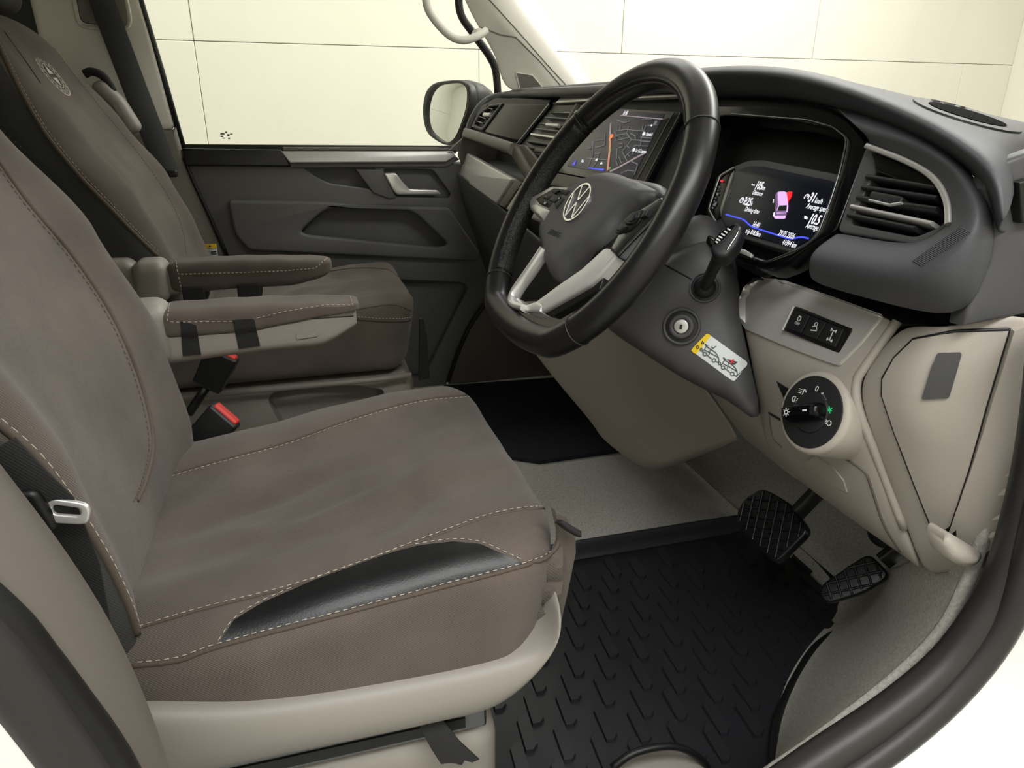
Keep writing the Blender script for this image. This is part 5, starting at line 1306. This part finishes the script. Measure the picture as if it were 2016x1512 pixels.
rbox('knob', ((k1-k0).length, .017, .018), .005, fkn, 'piano_black', ls_, div=(6, 3, 3))
kf = lambda a, b, o=.0: kc+nL*(.0172+o)+kd*a+kn*b
sgn = 1 if (k1-k0).dot(lex) > 0 else -1
hL = (k1-k0).length/2
jpoly('knob_mark', [stroke(kf(hL*.28, 0), kf(hL*.5, 0), nL, .0018)], nL, 'print_white', ls_, h=.0003)
jpoly('knob_chrome', [[kf(hL*.68, -.005), kf(hL*.82, -.005), kf(hL*.82, .005), kf(hL*.68, .005)], [kf(-hL*.93, -.005), kf(-hL*.80, -.005), kf(-hL*.80, .005), kf(-hL*.93, .005)]], nL, 'chrome_dark', ls_, h=.0004)
sunc = kf(-hL*.66, 0); jpoly('sun_symbol', ring2(sunc, kd, kn, .0021, .0007, 10)+[stroke(sunc+(kd*math.cos(a)+kn*math.sin(a))*.003, sunc+(kd*math.cos(a)+kn*math.sin(a))*.0044, nL, .0006) for a in [k*math.pi/4 for k in range(8)]], nL, 'print_white', ls_, h=.0003)
def fog(c, flip):
    c = LD(*c, .0012); L_ = []
    d = [c+lex*(flip*-.001)+ley*.003, c+lex*(flip*-.001)-ley*.003]
    arc = [c+lex*flip*(-.001-.0035*math.sin(math.pi*k/6))+ley*(.003*math.cos(math.pi*k/6)) for k in range(7)]
    L_ += [stroke(p, q, nL, .0008) for p, q in zip(arc[:-1], arc[1:])]+[stroke(d[0], d[1], nL, .0008)]
    for k in (-1, 0, 1): L_.append(stroke(c+lex*flip*.001+ley*(.002*k), c+lex*flip*.005+ley*(.002*k-.0006), nL, .0007))
    return L_
jpoly('dial_symbol', fog((1580, 771), -1), nL, 'print_white', ls_, h=.0002); jpoly('dial_symbol', fog((1566, 787), 1), nL, 'print_white', ls_, h=.0002)
text('dial_text', '0', LD(1608, 766, .0010), lex, ley, .0085, 'print_white', ls_, align='CENTER', depth=.0001); text('dial_text', 'Auto', LD(1622, 781, .0010), (lex*.85-ley*.5), (ley*.85+lex*.5), .0052, 'print_white', ls_, align='CENTER', depth=.0001)
g0 = LD(1633, 807, .0012); jpoly('dial_symbol', [stroke(g0-lex*.003, g0+lex*.003, nL, .001), stroke(g0-lex*.002-ley*.003, g0+lex*.002+ley*.003, nL, .001), stroke(g0-lex*.002+ley*.003, g0+lex*.002-ley*.003, nL, .001)], nL, 'print_green', ls_, h=.0002)
g1 = LD(1632, 833, .0012); jpoly('dial_symbol', ring2(g1, lex, ley, .0025, .0008, 10)+[stroke(g1-lex*.0045+ley*k*.0015, g1-lex*.002+ley*k*.0015, nL, .0006) for k in (-1, 0, 1)], nL, 'print_white', ls_, h=.0002)
# slots, pull recess and joints in the knee panel
decal('knee_slot', sF, [(1530, 751), (1556, 767), (1549, 795)], 'plastic_black', dash, off=.0008, step=5)
seam('knee_joint', sF, [(1515, 813), (1552, 834)], .0016, 'plastic_dark', dash, curve=False)
seam('knee_joint', sF, [(1640, 888), (1700, 926), (1716, 960), (1740, 1030), (1772, 1085)], .0014, 'plastic_taupe', dash)
decal('pull_recess', sF, [(1590, 906), (1608, 895), (1640, 918), (1662, 945), (1669, 968), (1640, 955)], 'plastic_beige_smooth', dash, off=.0016, step=6)
seam('knee_joint', sF, [(1515, 818), (1522, 860), (1540, 880)], .0008, 'plastic_taupe', dash)
# end cover, its dark blanking plug, pillar foot strip
cov = [(1800, 668), (1880, 652), (1986, 648), (1970, 700), (1940, 800), (1905, 930), (1868, 1046), (1836, 1040), (1800, 950), (1762, 850), (1738, 778), (1739, 745), (1762, 705)]
seam('cover_gap', sE, cov+[cov[0]], .0016, 'plastic_dark', dash, curve=False)
decal('end_cover', sE, gscale(cov, (1850, 830), .985), 'plastic_beige', dash, off=.002, thick=.002, step=12)
sE2 = Surf([lowe])
decal('blanking_plug', sE2, [tuple(p)[:2] for p in rnd([Vec((a, b, 0)) for a, b in ((1845, 694), (1893, 692), (1866, 780), (1815, 783))], 6)], 'plastic_charcoal_smooth', dash, off=.0042, thick=.003, step=8)
stp = [(1992, 648), (2060, 625), (2060, 760), (2012, 830), (1972, 990), (1946, 1072), (1930, 1084), (1869, 1046), (1910, 920), (1950, 780)]
ps_ = root('trim_6', 'pale beige plastic strip at the foot of the A-pillar', None, V(1930, 900, y=-.79), kind='structure')
decal('pillar_strip', sE, stp, 'plastic_beige', ps_, off=.006, thick=.004, step=12)
pillow('strip_foot', rnd([V(a, b, y=-.786) for a, b in ((1869, 1049), (1932, 1087), (1918, 1110), (1895, 1114), (1870, 1104), (1861, 1080))], .008), Vec((-.1, -1, .1)), .008, 'plastic_beige', ps_, step=.01, back=.02, edge=.014)
# ------------------------------------------------------------------ centre console under the dash
con = [[(975, 590, .15), (1090, 590, .03), (1210, 590, -.10), (1340, 660, -.28)], [(1020, 660, .14), (1110, 690, .04), (1230, 690, -.10), (1370, 740, -.30)], [(1090, 752, .12), (1170, 775, .03), (1280, 775, -.12), (1420, 805, -.31)], [(1165, 836, .09), (1215, 855, .0), (1300, 858, -.13), (1450, 848, -.315)], [(1172, 852, .085), (1240, 905, -.02), (1296, 915, -.13), (1456, 856, -.32)], [(1190, 870, .08), (1264, 930, -.035), (1302, 926, -.13), (1460, 866, -.315)], [(1215, 880, .13), (1290, 930, .05), (1340, 915, -.02), (1470, 862, -.2)]]
grid('console', [[V(a, b, y=y) for a, b, y in l] for l in con], 'plastic_beige_smooth', dash, sub=2, solid=.006)
lo_k = [[(1340, 660, -.28), (1440, 690, -.42), (1495, 740, -.47)], [(1370, 740, -.30), (1440, 775, -.41), (1500, 830, -.47)], [(1420, 805, -.31), (1460, 820, -.42), (1530, 880, -.50)], [(1456, 856, -.32), (1500, 880, -.44), (1560, 928, -.53)], [(1470, 866, -.31), (1520, 905, -.45), (1580, 958, -.55)]]
grid('knee_filler', [[V(a, b, y=y)+Vec((.006, 0, 0)) for a, b, y in l] for l in lo_k], 'plastic_beige_smooth', dash, sub=2, solid=.006)

# ================================================================== floor mats
def in_poly(x, y, P):
    c = False
    for i in range(len(P)):
        (x1, y1), (x2, y2) = P[i], P[i-1]
        if (y1 > y) != (y2 > y) and x < (x2-x1)*(y-y1)/(y2-y1)+x1: c = not c
    return c
mat_ = root('floor_mat', 'black ribbed rubber mat in the driver footwell', 'floor mat', (.25, -.4, 0))
redge = [V(a, b, z=.006) for a, b in ((1572, 1085), (1620, 1128), (1668, 1178), (1688, 1212), (1680, 1240), (1645, 1262), (1608, 1292), (1575, 1345), (1545, 1408), (1533, 1450), (1528, 1512), (1536, 1620))]
ol = [Vec((.58, -.155, .006)), Vec((.10, -.150, .006)), Vec((-.10, -.16, .006)), Vec((-.14, -.60, .006)), Vec((-.10, -.66, .006)), Vec((.18, -.675, .006))]
outline = crom(redge, 3)+ol[::-1]
plate('mat_sheet', outline, Vec((0, 0, 1)), .006, 'rubber_mat', mat_, bevel=.0015)
sweep('mat_rim', [p+Vec((-.002, .006, .006)) for p in crom(redge, 3)], rectp(.012, .016, .004), 'rubber_black', mat_, ref=Vec((0, 0, 1)))
rows = [[Vec((x, y, z)) for x in (.60, .35, .10, -.1)] for y, z in ((-.160, .006), (-.152, .010), (-.146, .036), (-.142, .038))]
grid('mat_upstand', rows, 'rubber_mat', mat_, sub=1, solid=.003)
P2 = [(p.x, p.y) for p in outline]
# raised ribs, each a bevelled bar with one slanted end
L_, W_, H_ = .060, .0190, .0060
def ribmesh():
    o = [(-W_/2, L_/2-.008), (-W_/2+.008, L_/2), (W_/2, L_/2), (W_/2, -L_/2+.008), (W_/2-.008, -L_/2), (-W_/2, -L_/2)]
    i = [(x*.88, y*.965) for x, y in o]; n = 6
    vs = [(x, y, 0) for x, y in o]+[(x, y, H_) for x, y in i]; fs = [tuple(range(n, 2*n))]
    for k in range(n): fs.append((k, (k+1) % n, n+(k+1) % n, n+k))
    me = bpy.data.meshes.new('rib'); me.from_pydata(vs, [], fs); me.materials.append(MATS['rubber_mat']); return me
rm = ribmesh(); k = 0; PX, PY = .0215, .118
for i in range(-8, 36):
    for j in range(-7, 4):
        x = .05+i*PX; y = -.30+j*PY+((i*.046) % PY)+.006*math.sin(i*1.7)
        if all(in_poly(x+dx, y+dy, P2) for dx in (-.014, .014) for dy in (-.036, .036)) and y < -.19 and x > -.02 and k < 290:
            o = bpy.data.objects.new('rib', rm); COL.objects.link(o); o.parent = mat_
            o.location = Vec((x, y, .0058))-wloc(mat_); o.rotation_euler = (0, 0, R(-3)); k += 1
print('ribs', k)
pm = root('floor_mat', 'dark navy carpet mat in the passenger footwell', 'floor mat', (.4, .5, 0))
po = [V(a, b, z=.008) for a, b in ((890, 752), (960, 760), (1060, 905), (1170, 822))]
plate('mat_sheet', [Vec((.14, .77, .012)), Vec((.16, .30, .012)), po[2]+Vec((0, -.01, 0)), Vec((.57, .24, .012)), Vec((.60, .74, .012))], Vec((0, 0, 1)), .012, 'mat_navy', pm, bevel=.003)
rows = [[Vec((x, y, z)) for y in (.74, .5, .24)] for x, z in ((.56, .012), (.62, .03), (.68, .10), (.73, .22))]
grid('mat_upturn', rows, 'mat_navy', pm, sub=1, solid=.006)

# ================================================================== pedals
def pedal(name, label, outline, base, n, thick, arm, ang, parent_loc):
    r_ = root(name, label, 'pedal', parent_loc); n = Vec(n).normalized()
    P = [V(a, b, pl=(base, n)) for a, b in outline]; P = rnd(P, .008)
    plate('pad', P, n, thick, 'pedal_rubber', r_, bevel=.003, bres=3)
    ex, ey, n = frame_of(n); c = sum(P, Vec())/len(P); Q = [((p-c).dot(ex)*.95, (p-c).dot(ey)*.95) for p in P]
    for fam, a in enumerate(ang):
        d = (math.cos(a), math.sin(a)); q = (-d[1], d[0]); k = -.09
        while k < .09:
            run = []; s = -.12
            while s < .12:
                x, y = d[0]*s+q[0]*k, d[1]*s+q[1]*k
                if in_poly(x, y, Q): run.append((x, y))
                s += .004
            if len(run) > 2:
                sweep('tread_rib', [c+ex*x+ey*y+n*(.0008+.0001*fam) for x, y in (run[0], run[-1])], rectp(.0030, .0032, .0009), 'pedal_rubber', r_, ref=n)
            k += .0135
    sweep('arm', arm, rectp(.014, .022, .003), 'plastic_black', r_)
    return r_
bpp = V(1520, 1034, y=-.47)
pedal('brake_pedal', 'wide black rubber brake pedal with cross-hatched tread', [(1449, 1009), (1465, 981), (1497, 961), (1517, 968), (1550, 988), (1588, 1037), (1586, 1051), (1534, 1102), (1521, 1107), (1493, 1082), (1453, 1034)], bpp, (-.80, -.12, .58), .014, [bpp+Vec((.018, -.005, .0)), bpp+Vec((.05, -.015, .05)), bpp+Vec((.09, -.02, .16)), bpp+Vec((.10, -.02, .28))], (R(25), R(115)), bpp)
app = V(1680, 1140, y=-.56)
pedal('accelerator_pedal', 'narrow black accelerator pedal with cross-hatched tread beside grey carpet', [(1613, 1163), (1621, 1147), (1700, 1094), (1716, 1093), (1737, 1115), (1748, 1128), (1744, 1140), (1700, 1167), (1639, 1186), (1625, 1186), (1615, 1175)], app, (-.72, -.35, .60), .012, [V(1725, 1108, y=-.60)+Vec((.01, 0, 0)), V(1742, 1088, y=-.605)+Vec((.02, 0, 0)), V(1765, 1060, y=-.60)+Vec((.03, 0, .01)), V(1790, 1000, y=-.58)+Vec((.04, 0, .02))], (R(40), R(130)), app)
pvt = root('pedal_bracket', 'dark round pedal bracket above the accelerator', 'pedal bracket', V(1712, 1055, y=-.56))
def fpv(p): return V(1712, 1050, y=-.56)+Vec((.03, 0, 0))+p
rbox('bracket_body', (.05, .04, .045), .018, fpv, 'plastic_dark', pvt, div=(3, 3, 3))
sweep('bracket_link', [V(1712, 1050, y=-.56)+Vec((.03, 0, 0)), V(1712, 1050, y=-.56)+Vec((.12, 0, .06))], rectp(.02, .02), 'plastic_black', pvt)

# ================================================================== side mirror outside
nm = Vec((-.90, -.42, .10)).normalized(); mc = V(878, 222, y=1.0)
mirror = root('side_mirror', 'black door mirror outside the passenger window with bright glass', 'mirror', mc-Vec((0, 0, .12)))
def MP(a, b, off=0): return V(a, b, pl=(mc+nm*off, nm))
go = [(831, 222), (836, 184), (852, 164), (880, 158), (908, 158), (922, 170), (925, 196), (920, 224), (908, 256), (893, 281), (878, 286), (856, 276), (838, 258)]
gi = [(839, 222), (845, 190), (860, 170), (882, 164), (906, 164), (918, 174), (919, 198), (914, 224), (900, 262), (888, 278), (876, 279), (858, 268), (844, 250)]
plate('mirror_rim', crom([MP(a, b) for a, b in go], 3, closed=True), nm, .03, 'plastic_black', mirror, bevel=.006, holes=[crom([MP(a, b) for a, b in gi], 3, closed=True)])
plate('mirror_glass', crom([MP(a, b, -.006) for a, b in gi], 3, closed=True), nm, .004, 'mirror_glass', mirror, bevel=.0005)
hb_ = [MP(a, b, -.004) for a, b in go]; cc = sum(hb_, Vec())/len(hb_)
secs = []
for t, k_ in ((.012, 1.0), (.035, 1.02), (.07, .97), (.11, .80), (.135, .45), (.14, .05)):
    secs.append([cc+(p-cc)*k_-nm*t*1.0+Vec((.0, .0, .008*t/.14)) for p in crom(hb_, 2, closed=True)])
loft('housing', secs, 'plastic_dark', mirror, smooth=180)
tube('mirror_arm', [cc-nm*.06-Vec((0, .02, .08)), Vec((.30, .90, .66)), Vec((.33, .86, .64))], .03, 'plastic_dark', mirror, n=12)

# ================================================================== grab handle on the A-pillar
gh = root('grab_handle', 'pale grey grab handle on the A-pillar beside the windscreen', 'grab handle', V(900, 60, y=.72))
gp = crom([V(a, b, y=y) for a, b, y in ((846, -70, .735), (838, -20, .72), (841, 12, .715), (852, 34, .712), (872, 58, .712), (892, 74, .712), (914, 79, .714), (936, 73, .72), (958, 60, .738))], 5)
sweep('grip', gp, rectp(.014, .019, .006), 'pillar_cream', gh, smooth=80)
pillow('mount', rnd([V(a, b, y=.733) for a, b in ((930, 72), (938, 54), (950, 56), (958, 66), (955, 74), (938, 78))], .008), Vec((0, -1, 0)), .008, 'pillar_cream', gh, step=.01, back=.03)

# sill step cover just inside the door opening
scv = root('sill_cover', 'beige plastic sill cover edged in black beside the ribbed mat', 'sill cover', V(1310, 1560, y=-.66))
def fsv(p): return V(1308, 1560, y=-.645)+Vec((p.x, p.y, p.z))
rbox('cover', (.12, .09, .07), .03, fsv, 'plastic_seat', scv, div=(4, 4, 3))
tube('cover_edge', crom([V(a, b, y=-.645) for a, b in ((1205, 1512), (1245, 1484), (1300, 1470), (1345, 1474), (1385, 1500), (1400, 1530))], 5), .0045, 'rubber_black', scv)
